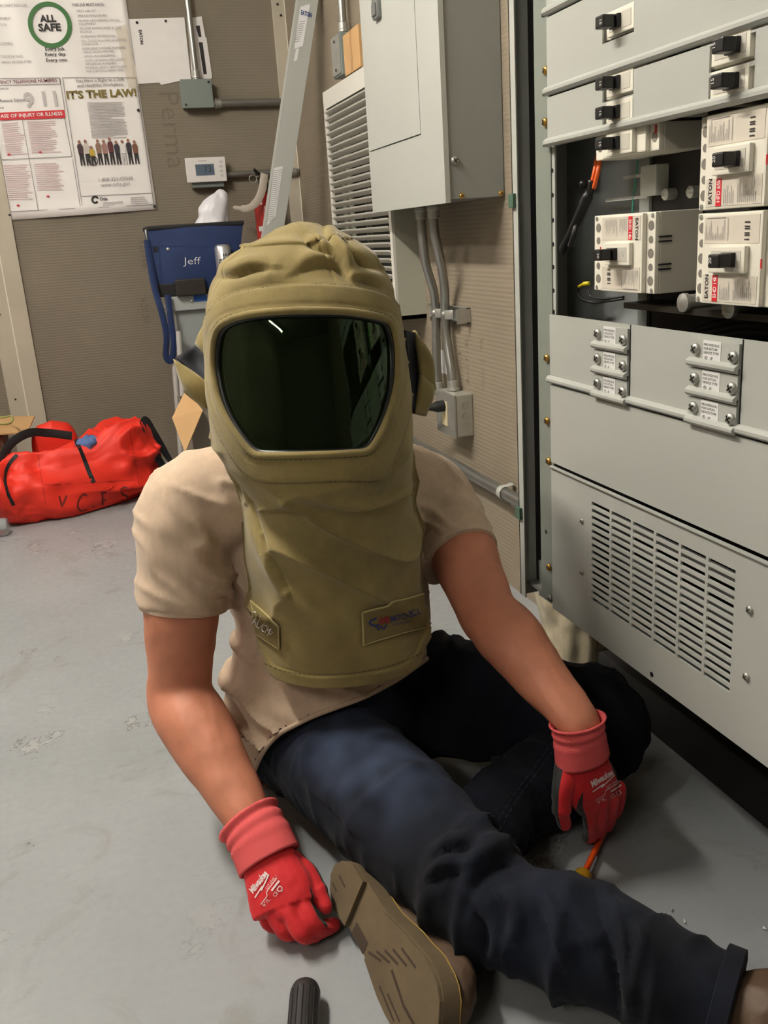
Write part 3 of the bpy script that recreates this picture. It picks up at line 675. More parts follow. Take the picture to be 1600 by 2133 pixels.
# provision labels
m_lab = M('label paper', (222, 222, 220), .5)
for (xa, xb, ys, lx, sx1, sx2, lxr) in ((1237, 1308, ((686, 718), (738, 768), (786, 818)), 1257, 1246, 1299, 1282), (1437, 1541, ((714, 748), (774, 810), (832, 870)), 1464, 1449, 1528, 1501)):
    ul, ur = PN.uv(xa, 750, .003)[0], PN.uv(xb, 750, .003)[0]
    MB().box(ur, ur+.0022, seam[4]+.002, seam[3], -.0015, .0003, PN).build('vertical_gap', m_blk, pd)
    zt = seam[3]-.006
    for k in range(3):
        za = seam[4]+.0005+(2-k)*.0358; zb = za+.0345
        fp = MB().box(ul, ur-.0008, za+.006, zb, .0004, .0036, PN); 
        P = [(.0036, 0), (.0075, .002), (.0095, .0045), (.0095, .008), (.0036, .012)]
        a = [PN.p(ul, za+q, ww) for ww, q in P]; b = [PN.p(ur-.0008, za+q, ww) for ww, q in P]; n = len(P)
        fp.add(a+b, [(i, i+1, n+i+1, n+i) for i in range(n-1)]+[tuple(range(n)), tuple(range(n, 2*n))])
        fo = fp.build('filler_plate', m_panel, pd)
        zz = za+.0215
        for q, dz in ((sx1, .001), (sx2, -.002)):
            u = PN.uv(q, 750+(0 if lx < 1300 else 20), .004)[0]; screwhead(PN, u, zz+dz, .0036, .0075, m_galv, fo, 'plate_screw')
        la, lb = PN.uv(lx, 750, .004)[0], PN.uv(lxr, 750, .004)[0]
        MB().box(la, lb, zz-.0125, zz+.0125, .0036, .0041, PN).build('label', m_lab, fo)
        tw = (lb-la)
        for r_, s in enumerate(('PROVISIONS', 'FOR EATON', 'DEVICE TYPE')): 
            o = text(s, PN.at(la+.0016, zz+.0062-.0046*r_, .0042), .0030, m_ink, fo, 'label_lettering', off=.0002)
            a = arr(o.data); f = PN; uu = a @ f.a; w_ = uu.max()-uu.min(); kx = tw*(.86, .74, .84)[r_]/w_; a = a+np.outer((uu-uu.min())*(kx-1), f.a); setv(o.data, a)
        text('FD   1P' , PN.at(la+.003, zz-.0098, .0042, -.05), .0042, m_ink, fo, 'label_handwriting', shear=.3, off=.0002, sx=.8 if lx > 1300 else .7)
# ------------------------------------------------------------------ circuit breakers
m_bw = M('white breaker plastic', (226, 222, 208), .45, var=.02); m_bs = M('grey white breaker base', (196, 192, 180), .5)
m_hand = M('black handle', (30, 29, 30), .4); m_hole = M('terminal shade', (120, 114, 104), .6); m_lblg = M('cream rating label', (208, 200, 186), .55)
m_dk = M('slot black', (20, 20, 20), .6)
def breaker(u, v, poles, flip, rating='EHD 14k', red=None):
    Wd, Ht = .152, .035*poles
    f = PN.at(u, v, -.006)
    if flip: f = Fr(PN.p(u+Wd, v+Ht, -.006), -PN.a, -PN.b)
    b = MB().box(0, Wd, 0.0006, Ht-.0006, -.078, -.014, f, .002).build('circuit_breaker', m_bs, pd)
    MB().box(.0006, Wd-.0006, .001, Ht-.001, -.014, -.007, f, .0015).build('terminal_deck', m_bw, b)
    MB().box(.0195, Wd-.030, .0014, Ht-.0014, -.007, 0, f, .002).build('front_cover', m_bw, b)
    cy_ = Ht/2
    for k in range(poles):
        for uu in (.0098, Wd-.012):
            MB().lathe([(.0062, 0), (.0062, .0005)], f.p(uu, .0175+.035*k, -.007), f.c, 14).build('terminal_hole', m_hole, b)
    for k in range(poles-1):
        for uu in (.0098, Wd-.012): MB().lathe([(.0048, 0), (.0048, .0005)], f.p(uu, .035+.035*k, -.007), f.c, 12).build('terminal_hole', m_hole, b)
        for dv in (-.003, .003): MB().box(-.003, .003, .035+.035*k+dv-.001, .035+.035*k+dv+.001, -.03, -.012, f).build('pole_slot', m_dk, b)
        for dv in (-.0035, .0035): MB().box(Wd-.004, Wd+.0005, .035+.035*k+dv-.0011, .035+.035*k+dv+.0011, -.07, -.016, f).build('pole_slot', m_dk, b)
    for k in range(poles): MB().box(Wd-.001, Wd+.0006, .0105+.035*k, .0245+.035*k, -.066, -.05, f).build('lug_opening', m_dk, b)
    for (uu, vv) in ((.0065, .005), (.0065, Ht-.005), (Wd-.008, .005), (Wd-.008, Ht-.005)):
        if poles > 1: MB().lathe([(.0032, 0), (.0032, .0008), (.001, .001)], f.p(uu, vv, -.007), f.c, 10).build('cover_screw', m_galv, b)
    e0, e1 = .040, .103
    eh = .0148
    MB().box(e0, e1, cy_-eh, cy_+eh, 0, .0065, f, .0015).build('escutcheon', m_bw, b)
    MB().box(e0+.006, e1-.006, cy_-eh+.006, cy_+eh-.005, .0064, .007, f).build('escutcheon_recess', m_bs, b)
    hx = .078
    MB().box(hx-.010, hx+.011, cy_-.0080, cy_+.0080, .006, .012, f, .001).box(hx-.006, hx+.013, cy_-.0075, cy_+.0075, .013, .031, f, .002).build('handle', m_hand, b)
    text('15' if poles < 3 else '20', f.at(hx+.001, cy_-.003, .0312, math.pi/2 if not flip else math.pi/2), .005, m_white, b, 'handle_number', off=.0002)
    if poles == 3:
        MB().box(.0235, .118, .0045, .0345, 0, .0005, f).build('rating_label', m_lblg, b); MB().box(.0235, .118, .0700, .1000, 0, .0005, f).build('rating_label', m_lblg, b)
        MB().box(.042, .0515, .0045, .0345, .0005, .0009, f).build('red_rating_strip', m_redink, b)
        text(rating, f.at(.0495, .0085, .0009, math.pi/2), .0058, m_white, b, 'rating_lettering', bold=.0001, sx=.8, off=.0002)
        text('EATON', f.at(.0345, .007, .0005, math.pi/2), .0062, m_ink, b, 'maker_lettering', bold=.0003, sx=.95, off=.0002)
        L1 = []
        for q in range(6): L1.append([(.056+q*.0032, .007), (.056+q*.0032, random.uniform(.018, .03))])
        for q in range(10): L1.append([(.080+q*.0032, .0075), (.080+q*.0032, random.uniform(.016, .032))])
        for q in range(12): L1.append([(.027+q*.003, .074), (.027+q*.003, random.uniform(.08, .097))])
        L1 += [[(.028, .0985), (.062, .0985)], [(.066, .073), (.066, .098)]]
        strokes(L1, f, .0008, m_gink, b, 'fine_print', off=.0012)
        L1 = [[(.094+.0006, .074+q*.0023), (.103, .074+q*.0023)] for q in range(9) if q % 3 != 1]
        strokes(L1, f, .0013, m_ink, b, 'barcode', off=.0012)
        MB().box(.122, .1235, .043, .053, -.0005, .0006, f).build('red_mark', m_redink, b)
        strokes([[(e0+.010, cy_-.004), (e0+.013, cy_+.004)], [(e0+.013, cy_+.004), (e0+.016, cy_-.004)], [(e0+.020, cy_-.004), (e0+.020, cy_+.004)]], f, .0007, m_gink, b, 'position_marks', off=.0072)
    else:
        MB().box(.005, .009, .004, .014, -.0065, -.0062, f).build('red_mark', m_redink, b)
    return b
uL = PN.uv(1229, 530, -.006)[0]; zL = PN.uv(1229, 606, -.006)[1]
random.seed(9)
breaker(uL, zL, 3, True)
uR = PN.uv(1440, 560, -.006)[0]; zR = PN.uv(1440, 630, -.013)[1]
breaker(uR, zR, 3, False); breaker(uR, zR+.1065, 3, False, 'HFD 65k')
z2 = PN.uv(1235, 337, -.006)[1]
uS = PN.uv(1232, 320, -.006)[0]
for k, zz in enumerate((z2, h3[2]+.0015, h2[2]+.0015, h1[2]+.002)):
    breaker(uS, zz if k else zz, 1, True)
for hh in (h4, h5): breaker(h4[0]-.036, hh[2]+.002, 1, False)
# ------------------------------------------------------------------ inside the open bay
MB().box(-1.449, pu1, .70, 1.20, -.105, -.10, PN).build('inner_back', m_dark, pd)
uu0, uu1 = PN.uv(1400, 500, -.08)[0], PN.uv(1442, 500, -.05)[0]
MB().box(PN.uv(1362, 420, -.1)[0], pu1, .72, 1.2, -.0995, -.085, PN).build('bus_insulator', m_blk, pd)
ux = PN.uv(1347, 480, -.085)[0]
sheet_holes(MB(), ux-.012, ux+.012, .70, 1.12, -.0995, -.080, [], PN).build('support_strip', m_pside, pd)
for zq in (.80, .975, .96, .985): MB().lathe([(.003, 0), (.003, .0005)], PN.p(ux+.004, zq, -.085), PN.c, 8).build('strip_hole', m_dk, pd)
MB().box(ux+.012, ux+.05, .945, .985, -.09, -.065, PN, .002).build('steel_bracket', m_panel, pd)
for z_, ln in ((.985, .05), (.955, .10)):
    u, v = PN.uv(1340, 365 if ln < .06 else 410, -.08)
    MB().box(u-ln, u+.01, v-.0022, v+.0022, -.081, -.079, PN).build('cable_tie', M('white nylon', (205, 206, 200), .5), pd)
gw = [PN.p(*PN.uv(px, py, -.08), -.08) for px, py in ((1331, 300), (1326, 360), (1320, 410), (1316, 460))]
MB().tube(spl(gw), .0014, 6).build('green_wire', M('green wire', (60, 150, 130), .5), pd, smooth=True)
m_or = M('orange wire', (226, 100, 40), .45)
for dx in (0, 7):
    ow = [PN.p(*PN.uv(px+dx, py, ww), ww) for px, py, ww in ((1244, 325, -.05), (1241, 345, -.035), (1236, 370, -.03), (1230, 392, -.03))]
    MB().tube(spl(ow), .0032, 8).build('orange_wire', m_or, pd, smooth=True)
bw = [PN.p(*PN.uv(px, py, ww), ww) for px, py, ww in ((1234, 376, -.03), (1225, 408, -.026), (1208, 450, -.02), (1192, 485, -.016), (1176, 515, -.014), (1172, 524, -.014))]
MB().tube(spl(bw), [.0065]*8+[.0085]*16+[.0075]*12+[.006]*5, 10).build('taped_cable', M('black tape', (20, 20, 21), .35), pd, smooth=True)
bw = [PN.p(*PN.uv(px, py, ww), ww) for px, py, ww in ((1205, 458, -.02), (1196, 490, -.012), (1189, 514, -.01))]
MB().tube(spl(bw), .0055, 8).build('taped_cable', _mats['black tape'], pd, smooth=True)
MB().ball(PN.p(*PN.uv(1216, 383, -.02), -.02), (.008, .006, .006), 8).build('tape_knot', _mats['black tape'], pd, smooth=True)
yw = [PN.p(*PN.uv(px, py, ww), ww) for px, py, ww in ((1206, 597, -.05), (1216, 592, -.05), (1228, 590, -.055))]
MB().tube(spl(yw), [.0025]*8+[.0035]*9, 8).build('yellow_connector', M('yellow plastic', (225, 205, 40), .45), pd, smooth=True)
bw = [PN.p(*PN.uv(px, py, ww), ww) for px, py, ww in ((1206, 599, -.05), (1205, 612, -.05), (1214, 624, -.05), (1240, 630, -.055), (1275, 626, -.06), (1300, 622, -.07))]
MB().tube(spl(bw), .0022, 6).build('black_wire', _mats['black rubber'], pd, smooth=True)
bw = [PN.p(*PN.uv(px, py, ww), ww) for px, py, ww in ((1226, 606, -.05), (1232, 618, -.05), (1260, 622, -.055), (1300, 618, -.07))]
MB().tube(spl(bw), .0018, 6).build('black_wire', _mats['black rubber'], pd, smooth=True)
MB().box(ux+.03, pu1, .795, .803, -.09, -.03, PN).build('bus_bar', M('dark bus bar', (60, 58, 52), .4, .6), pd)
for px, py in ((1525, 642), (1430, 630)):
    u, v = PN.uv(px, py, -.03); MB().lathe([(.010, -.03), (.010, 0), (.012, 0), (.012, .006), (.004, .009)], PN.p(u, v, -.03), PN.c, 12).build('lug_bolt', m_galv, pd, smooth=40)
for px, py in ((1385, 405), (1437, 400), (1432, 520)):
    u, v = PN.uv(px, py, -.07); MB().lathe([(.008, -.02), (.008, 0), (.003, .004)], PN.p(u, v, -.07), PN.c, 10).build('lug_bolt', m_galv, pd, smooth=40)
for k in range(3):
    bw = [PN.p(*PN.uv(px, py+k*14, ww), ww) for px, py, ww in ((1450, 690, -.08), (1500, 675, -.07), (1560, 665, -.07), (1640, 668, -.07))]
    MB().tube(spl(bw), .006, 8).build('black_wire', _mats['black rubber'], pd, smooth=True)
# ------------------------------------------------------------------ wrapped bundle under the panel
rng = np.random.default_rng(3)
th_, zz_ = np.meshgrid(np.linspace(0, 2*np.pi, 49)[:-1], np.linspace(0, 1, 30)); 
rr = .055+.012*fbm(np.stack([np.cos(th_).ravel()*2, np.sin(th_).ravel()*2, zz_.ravel()*3], 1), 3).reshape(th_.shape)
rr *= np.where(zz_ > .9, np.sqrt(np.clip(1-((zz_-.9)/.1)**2, .02, 1)), 1)
G = np.stack([.885+rr*np.cos(th_), 1.60+1.5*rr*np.sin(th_), .002+.235*zz_], -1)
tag(MB().grid(G, closed=True).build('plastic_wrapped_bundle', M('cloudy beige plastic', (176, 164, 138), .25, var=.15, vs_=25, bump=.3, bs=40), smooth=True), 'beige bundle wrapped in cloudy plastic on the floor under the distribution panel', 'bundle')
# ------------------------------------------------------------------ drawing on curved things
def pxcast(x, y, bvh):
    d = Vector([float(q) for q in nrm(ray(x, y))]); h = bvh.ray_cast(Vector([0, 0, CAMH]), d)
    if h[0] is None:
        return None
    n = h[1] if h[1].dot(d) < 0 else -h[1]
    return np.array(h[0]), np.array(n)
def dense(L, step=6):
    L = [np.array(q, float) for q in L]; R = []
    for i in range(len(L)-1):
        n = max(1, int(np.linalg.norm(L[i+1]-L[i])/step)); R += [L[i]+(L[i+1]-L[i])*k/n for k in range(n)]
    return R+[L[-1]]
def pxspl(L, n=6): return [q[:2] for q in spl([(a, b, 0) for a, b in L], n)]
def pxribbon(lists, bvh, wid, mat, parent, name, off=.0012, thick=0):
    mb = MB()
    for L in lists:
        H = [pxcast(q[0], q[1], bvh) for q in dense(L)]; H = [h for h in H if h]
        if len(H) < 2: continue
        vs_ = []
        for i in range(len(H)):
            t = H[min(i+1, len(H)-1)][0]-H[max(i-1, 0)][0]; n = H[i][1]; s = nrm(np.cross(n, t)); p = H[i][0]+n*off
            vs_ += [p-s*wid/2, p+s*wid/2]
        mb.add(vs_, [(2*i, 2*i+1, 2*i+3, 2*i+2) for i in range(len(H)-1)])
    return mb.build(name, mat, parent, solid=thick)
def pxtube(L, bvh, r, mat, parent, name, off=0.0, closed=False, n=8):
    H = [pxcast(q[0], q[1], bvh) for q in dense(L, 5)]; H = [h[0]+h[1]*off for h in H if h]
    for _ in range(3):
        A = np.array(H); B = A.copy()
        if closed: B = (np.roll(A, 1, 0)+2*A+np.roll(A, -1, 0))/4
        else: B[1:-1] = (A[:-2]+2*A[1:-1]+A[2:])/4
        H = list(B)
    return MB().tube(H, r, n, closed=closed).build(name, mat, parent, smooth=True)
def pxtext(s, x, y, hpx, ang, bvh, mat, parent, name, x2=None, bold=0, shear=0, off=.0012, fit=None):
    c = bpy.data.curves.new('t', 'FONT'); c.body = s; c.size = 1/.7; c.offset = bold; c.shear = shear; c.resolution_u = 2
    o = bpy.data.objects.new('t', c); COL.objects.link(o); dg = bpy.context.evaluated_depsgraph_get(); dg.update()
    me = bpy.data.meshes.new_from_object(o.evaluated_get(dg)); bpy.data.objects.remove(o)
    a = arr(me)[:, :2]*hpx
    if fit: a[:, 0] *= fit/(a[:, 0].max()-a[:, 0].min())
    ca_, sa = math.cos(ang), math.sin(ang)
    X = x+a[:, 0]*ca_-a[:, 1]*sa; Y = y-(a[:, 0]*sa+a[:, 1]*ca_)
    P = []
    for q in zip(X, Y):
        h = pxcast(q[0], q[1], bvh)
        if h is None:
            n0 = bvh.find_nearest(Vector([0, 0, CAMH])); dd_ = nrm(ray(*q)); h = bvh.find_nearest(Vector([float(t) for t in CO+dd_*n0[3]])); h = (np.array(h[0]), np.array(h[1]))
        P.append(h[0]+h[1]*off)
    setv(me, np.array(P)); me.materials.clear(); me.materials.append(mat)
    ob = bpy.data.objects.new(name, me); COL.objects.link(ob); par(ob, parent); return ob
def blob(C, A, B, mat=None, n=40, e=1.0): pass
# ------------------------------------------------------------------ fire extinguisher
ex = thing('fire_extinguisher', 'red fire extinguisher with silver pull ring hung on the back wall', 'fire extinguisher', PY(552, 560, 4.03)-np.array([0, 0, .1]))
ec = PY(553, 420, 4.04); r_ = .05
MB().lathe([(.045, -.42), (r_, -.41), (r_, -.02), (.044, .005), (.03, .022), (.016, .03), (.014, .05)], ec, (0, 0, 1), 28).build('cylinder', M('extinguisher red', (158, 34, 32), .3, coat=.4), ex, smooth=45)
MB().lathe([(.02, .045), (.02, .075), (.012, .08)], ec, (0, 0, 1), 16).build('valve', M('dark valve metal', (70, 66, 60), .35, .8), ex, smooth=40)
tp = ec+np.array([0, 0, .08])
MB().tube([tp+(0, 0, .0), tp+(-.01, -.02, .02), tp+(-.045, -.05, .045)], [(.010, .003)]*3, 8).build('lever', _mats['black rubber'], ex, smooth=40)
MB().tube([tp+(0, 0, -.01), tp+(.0, -.02, -.012), tp+(-.03, -.05, -.005)], [(.010, .003)]*3, 8).build('carry_handle', _mats['black rubber'], ex, smooth=40)
rc = PY(527, 373, 3.98)
MB().tube([rc+np.array([.0155*math.cos(a), 0, .0155*math.sin(a)]) for a in np.linspace(0, 2*math.pi, 25)[:-1]], .0018, 8, closed=True).tube([rc+(.015, 0, .008), PY(541, 366, 3.98)], .0018, 8).build('pull_ring', m_galv, ex, smooth=True)
MB().lathe([(.016, 0), (.016, .012), (.012, .014)], PY(549, 391, 4.01), (-.3, -1, 0), 16).build('gauge', m_galv, ex, smooth=40)
st = spl([PY(551, 362, 3.985), PY(546, 395, 3.97), PY(535, 420, 3.96), PY(515, 434, 3.96), PY(485, 432, 3.97)], 8)
MB().tube(st, [(.003, .016)]*20+[(.003, .014)]*8+[(.002, .008)]*4+[(.002, .003)], 8, ref=(0, -1, .2)).build('hanging_tag', M('grey tag', (176, 166, 152), .5), ex, smooth=40)
MB().prism([(0, 0), (.03, 0), (.03, .02), (0, .02)], 0, .0005, Fr(PY(540, 482, 3.986), (1, 0, 0), (0, 0, 1))).build('white_label', m_sticker, ex)
# ------------------------------------------------------------------ grey cabinet with the lunch cooler
YC = 3.66
cz = PY(400, 615, YC)[2]; cl = PY(352, 625, YC)[0]; cb_ = PY(372, 700, YC)[0]
cab = thing('equipment_stand', 'grey metal equipment stand with overhanging lid under the blue cooler', 'cabinet', ((cb_+.92)/2, YC+.15, 0))
MB().box(cl, .92, YC, YC+.3, cz-.055, cz, bev=.004).build('lid', M('grey lid', (170, 173, 172), .5), cab)
MB().box(cb_, .90, YC+.02, YC+.28, .0, cz-.055, bev=.003).build('body', M('blue grey enamel', (150, 156, 155), .5, var=.03), cab)
q = PY(400, 627, YC); MB().lathe([(.006, 0), (.006, .004), (.002, .006)], q, (0, -1, 0), 10).build('bolt', m_galv, cab)
q = PY(403, 617, YC-.001); MB().box(q[0], q[0]+.05, YC-.0015, YC-.0005, cz-.025, cz-.001).build('blue_tape', M('blue tape', (40, 90, 170), .5), cab)
for k, (xa, ya, xb, yb2) in enumerate(((357, 660, 372, 752), (372, 690, 384, 760))):
    a = PY(xa, ya, YC-.015-.035*k); b = PY(xb, yb2+120, YC-.05-.05*k); b = b*1.0; b = a+(b-a)*((a[2]-.012)/(a[2]-b[2]))
    tag(MB().tube([a, b], .011, 10).build('pipe_offcut', M('pale grey pipe', (176, 172, 168), .45), smooth=40), ('pale grey pipe leaning on the stand, next to the blue strap', 'pale grey pipe leaning on the front of the stand, shorter of the two')[k], 'pipe', 'pipe offcuts by the stand')
m_blue = M('navy blue nylon', (28, 46, 88), .7, var=.15, vs_=15, bump=.12, bs=300); m_blkn = M('black nylon', (22, 22, 24), .6, var=.2, vs_=30)
co = thing('lunch_cooler', 'navy blue lunch cooler bag embroidered Jeff on the equipment stand', 'cooler bag', (PY(410, 610, YC)[0], YC+.1, cz))
zt = PY(400, 473, YC+.05)[2]
yf = YC+.012
tl, tr, bl, br = PY(308, 480, yf)[0], PY(506, 470, yf)[0], PY(330, 606, yf)[0], PY(490, 600, yf)[0]
n1, n2 = 25, 13; 
def side(P0, P1, nu, bulge, nrmv, zb, ztp):
    G = []
    for j in range(n2):
        t = j/(n2-1); row = []
        for i in range(nu):
            s = i/(nu-1); p = (P0[0]*(1-t)+P0[1]*t)*(1-s)+(P1[0]*(1-t)+P1[1]*t)*s
            row.append(p+np.array(nrmv)*bulge*math.sin(math.pi*s)*(.35+.65*math.sin(math.pi*min(1, t*1.0))))
        G.append(row)
    return G
A0, A1 = np.array([bl, yf, cz+.002]), np.array([tl, yf-.01, zt]); B0, B1 = np.array([br, yf, cz+.002]), np.array([tr, yf-.01, zt])
C0, C1 = np.array([br, yf+.2, cz+.002]), np.array([tr, yf+.21, zt]); D0, D1 = np.array([bl, yf+.2, cz+.002]), np.array([tl, yf+.21, zt])
mb = MB()
for (P, Q, b, nv) in (((A0, A1), (B0, B1), .018, (0, -1, 0)), ((B0, B1), (C0, C1), .012, (1, 0, 0)), ((C0, C1), (D0, D1), .012, (0, 1, 0)), ((D0, D1), (A0, A1), .012, (-1, 0, 0))): mb.grid(side(P, Q, n1, b, nv, 0, 0))
mb.add([A0, B0, C0, D0], [(0, 1, 2, 3)])
body = mb.build('bag_body', m_blue, co, smooth=50)
mb = MB(); mb.box(tl-.004, tr+.004, yf-.016, yf+.216, zt-.004, zt+.012, bev=.005); mb.build('top_band', m_blkn, co)
MB().box(bl-.004, PY(432, 600, yf)[0], yf-.010, yf+.205, cz+.001, cz+.05, bev=.004).build('base_band', m_blkn, co)
MB().box(PY(366, 600, yf-.03)[0], PY(428, 600, yf-.03)[0], yf-.04, yf-.011, cz+.001, cz+.062, bev=.004).build('front_pouch', M('brown black nylon', (44, 38, 34), .5, var=.2), co)
bv = bvh_of(body.data)
pxtext('Jeff', 383, 551, 15, .03, bv, M('white thread', (205, 205, 208), .7), co, 'embroidered_lettering', fit=37, bold=-.012, off=.001)
pxribbon([[(318, 512), (440, 514)]], bv, .002, M('navy seam', (20, 36, 76), .7), co, 'seam'); pxribbon([[(330, 505), (336, 590)]], bv, .002, _mats['navy seam'], co, 'seam')
pxribbon([[(314, 519), (328, 519)]], bv, .018, m_blkn, co, 'webbing_loop', off=.002)
q = pxcast(350, 519, bv); MB().lathe([(.006, 0), (.006, .003), (.002, .005)], q[0], q[1], 10).build('snap', m_galv, co)
q = PY(305, 490, yf); MB().tube([q+np.array([0, 0, .02]), q, q+np.array([.003, 0, -.03])], .004, 8).build('strap_clip', m_galv, co, smooth=True)
sp_ = spl([PY(306, 500, yf-.012), PY(312, 545, yf-.02), PY(322, 600, YC-.03), PY(338, 655, YC-.045), PY(347, 700, YC-.05), PY(346, 742, YC-.05), PY(357, 750, YC-.047), PY(362, 715, YC-.043), PY(356, 670, YC-.04), PY(350, 615, YC-.02)], 8)
MB().tube(sp_, [(.0022, .0125)]*len(sp_), 8, ref=(0.3, -1, 0)).build('shoulder_strap', m_blue, co, smooth=60)
# clear side pocket with a can
canc = PY(470, 575, YC-.035); canz = PY(470, 557, YC-.035)[2]
cn = thing('drink_can', 'silver drink can with black lettering in the cooler pocket', 'can', (canc[0], canc[1], canz-.05))
co_ = np.array([canc[0], canc[1], canz-.045])
m_can = M('can aluminium', (198, 198, 200), .28, .8)
cano = MB().lathe([(.024, 0), (.031, .008), (.031, .118), (.025, .126), (.026, .130), (.024, .130), (.022, .126)], co_, (0, 0, 1), 28).build('can_body', m_can, cn, smooth=40)
bvc = bvh_of(cano.data)
pxtext('ICE', 476, 551, 11, math.pi/2, bvc, m_ink, cn, 'can_lettering', bold=.03, off=.0006); pxtext('N', 478, 536, 22, 0, bvc, m_ink, cn, 'can_lettering', fit=8, bold=.02, off=.0006); pxtext('IER', 464, 552, 7, math.pi/2, bvc, m_ink, cn, 'can_lettering', bold=.03, off=.0006)
q = co_
tag(MB().box(q[0]-.045, q[0]+.045, q[1]-.034, q[1]+.034, q[2]-.03, q[2]-.001, bev=.004).build('foil_packet', M('crinkled foil', (190, 190, 195), .22, .9, bump=.8, bs=50)), 'crumpled silver foil packet under the drink can', 'packet')
MB().box(PY(452, 600, YC)[0]-.0, tr-.01, YC-.07, yf-.012, cz+.001, q[2]-.031, bev=.004).build('side_pocket', m_blkn, co)
# white plastic bag
R_ = []
for t, xl, xr, yy in ((0, 400, 478, 475), (.3, 412, 476, 445), (.6, 426, 474, 420), (.85, 440, 471, 404), (1, 450, 464, 396)):
    a, b = PY(xl, yy, YC+.1), PY(xr, yy, YC+.1); R_.append(((a+b)/2, (b-a)[0]/2))
R_ = [(np.array([np.interp(s, (0, .3, .6, .85, 1), [c[0][k] for c in R_]) for k in range(3)]), np.interp(s, (0, .3, .6, .85, 1), [c[1] for c in R_])) for s in np.linspace(0, 1, 24)]
G = np.array([[c+np.array([math.cos(a)*r, .55*math.sin(a)*r, 0]) for a in np.linspace(0, 2*math.pi, 41)[:-1]] for c, r in R_])
dn = .014*fbm(G.reshape(-1, 3)*np.array([22, 22, 9]), 3).reshape(G.shape[:2]); cen = G.mean(1, keepdims=True)
G = G+(G-cen)/np.maximum(np.linalg.norm(G-cen, axis=2, keepdims=True), .01)*dn[..., None]
G = np.concatenate([G, np.repeat(G[-1:].mean(1, keepdims=True)+np.array([0, 0, .004]), G.shape[1], 1)])
tag(MB().grid(G, closed=True).build('plastic_bag', M('white plastic film', (228, 226, 232), .35, trans=.15, bump=.2, bs=60), smooth=True), 'crumpled white plastic bag sticking out of the cooler', 'plastic bag')
# ------------------------------------------------------------------ cardboard carton behind the man's shoulder
YD = 2.85
ob_ = thing('cardboard_box', 'open cardboard box with a drooping flap behind the seated man', 'cardboard box', PY(430, 1030, YD+.2)*np.array([1, 1, 0]))
fp = [PY(388, 812, YD+.10), PY(423, 856, YD+.02), PY(386, 944, YD-.05), PY(359, 872, YD+.03)]
fp = [np.array(q) for q in fp]; nv = nrm(np.cross(fp[1]-fp[0], fp[3]-fp[0]))
MB().add(fp+[q-nv*.004 for q in fp], [(0, 1, 2, 3), (7, 6, 5, 4), (0, 4, 5, 1), (1, 5, 6, 2), (2, 6, 7, 3), (3, 7, 4, 0)]).build('flap', m_card, ob_)
x0 = PY(400, 930, YD+.1)[0]; zt_ = PY(424, 858, YD+.05)[2]
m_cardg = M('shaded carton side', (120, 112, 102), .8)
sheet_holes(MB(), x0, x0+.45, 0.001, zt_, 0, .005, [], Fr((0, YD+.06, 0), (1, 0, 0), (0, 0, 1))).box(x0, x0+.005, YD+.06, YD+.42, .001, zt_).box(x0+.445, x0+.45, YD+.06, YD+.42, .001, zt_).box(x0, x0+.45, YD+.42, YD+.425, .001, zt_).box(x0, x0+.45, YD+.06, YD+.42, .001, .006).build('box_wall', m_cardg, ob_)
# carton at the left edge with a ring of wire
YE = 3.80
lb_ = thing('cardboard_box', 'brown cardboard box lid with a loop of green wire beside the red duffel', 'cardboard box', (PY(10, 950, YE)[0]-.1, YE, 0))
pq = [PY(-60, 868, YE+.05), PY(72, 866, YE+.05), PY(58, 899, YE-.15), PY(-60, 908, YE-.15)]
zl = min(q[2] for q in pq)
pq = [np.array(q) for q in pq]
MB().add(pq+[q-np.array([0, 0, .005]) for q in pq], [(0, 1, 2, 3), (7, 6, 5, 4), (0, 4, 5, 1), (1, 5, 6, 2), (2, 6, 7, 3), (3, 7, 4, 0)]).build('lid_flap', m_card, lb_)
xe = PY(24, 940, YE-.1)[0]
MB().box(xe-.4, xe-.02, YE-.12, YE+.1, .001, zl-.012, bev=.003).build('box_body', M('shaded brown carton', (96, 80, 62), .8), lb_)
rc = (pq[0]+pq[2])/2; rc = PZ(2, 880, pq[0][2]+.006)
tag(MB().tube([rc+np.array([.042*math.cos(a), .10*math.sin(a), .006+.004*math.sin(3*a)]) for a in np.linspace(0, 2*math.pi, 33)[:-1]], .0035, 8, closed=True).build('wire_coil', M('green yellow wire', (150, 160, 90), .4), smooth=True), 'loop of pale green wire lying on the cardboard lid', 'wire')
# ------------------------------------------------------------------ red duffel
e1 = nrm([.93, .34, 0]); e2 = np.array([-e1[1], e1[0], 0]); 
dc = (PZ(98, 1098, 0)+PZ(318, 1036, 0))/2; dc = dc+e2*.155-e1*.035; dc[2] = .118
uu, vv = np.meshgrid(np.linspace(-math.pi/2, math.pi/2, 70), np.linspace(-math.pi, math.pi, 141)[:-1], indexing='ij')
pw = lambda x, e: np.sign(x)*np.abs(x)**e
X = .315*pw(np.sin(uu), .42); rr = pw(np.cos(uu), .42); Yl = .155*rr*pw(np.cos(vv), .55); Z = .135*rr*pw(np.sin(vv), .6)
top = ss(0, .13, Z)
Z = Z+top*(.045*ss(.02, .25, X)-.035*np.exp(-((X+.02)/.09)**2)-.02*ss(0, -.3, X)); Yl = Yl*(1-.22*top)
P = dc+X[..., None]*e1+Yl[..., None]*e2+Z[..., None]*np.array([0, 0, 1.])
q = np.stack([X.ravel(), Yl.ravel(), Z.ravel()], 1)
fold = (1-np.abs(vnoise(q*np.array([9, 9, 11])+3)))**3*.040-.016+.016*fbm(q*14, 3)
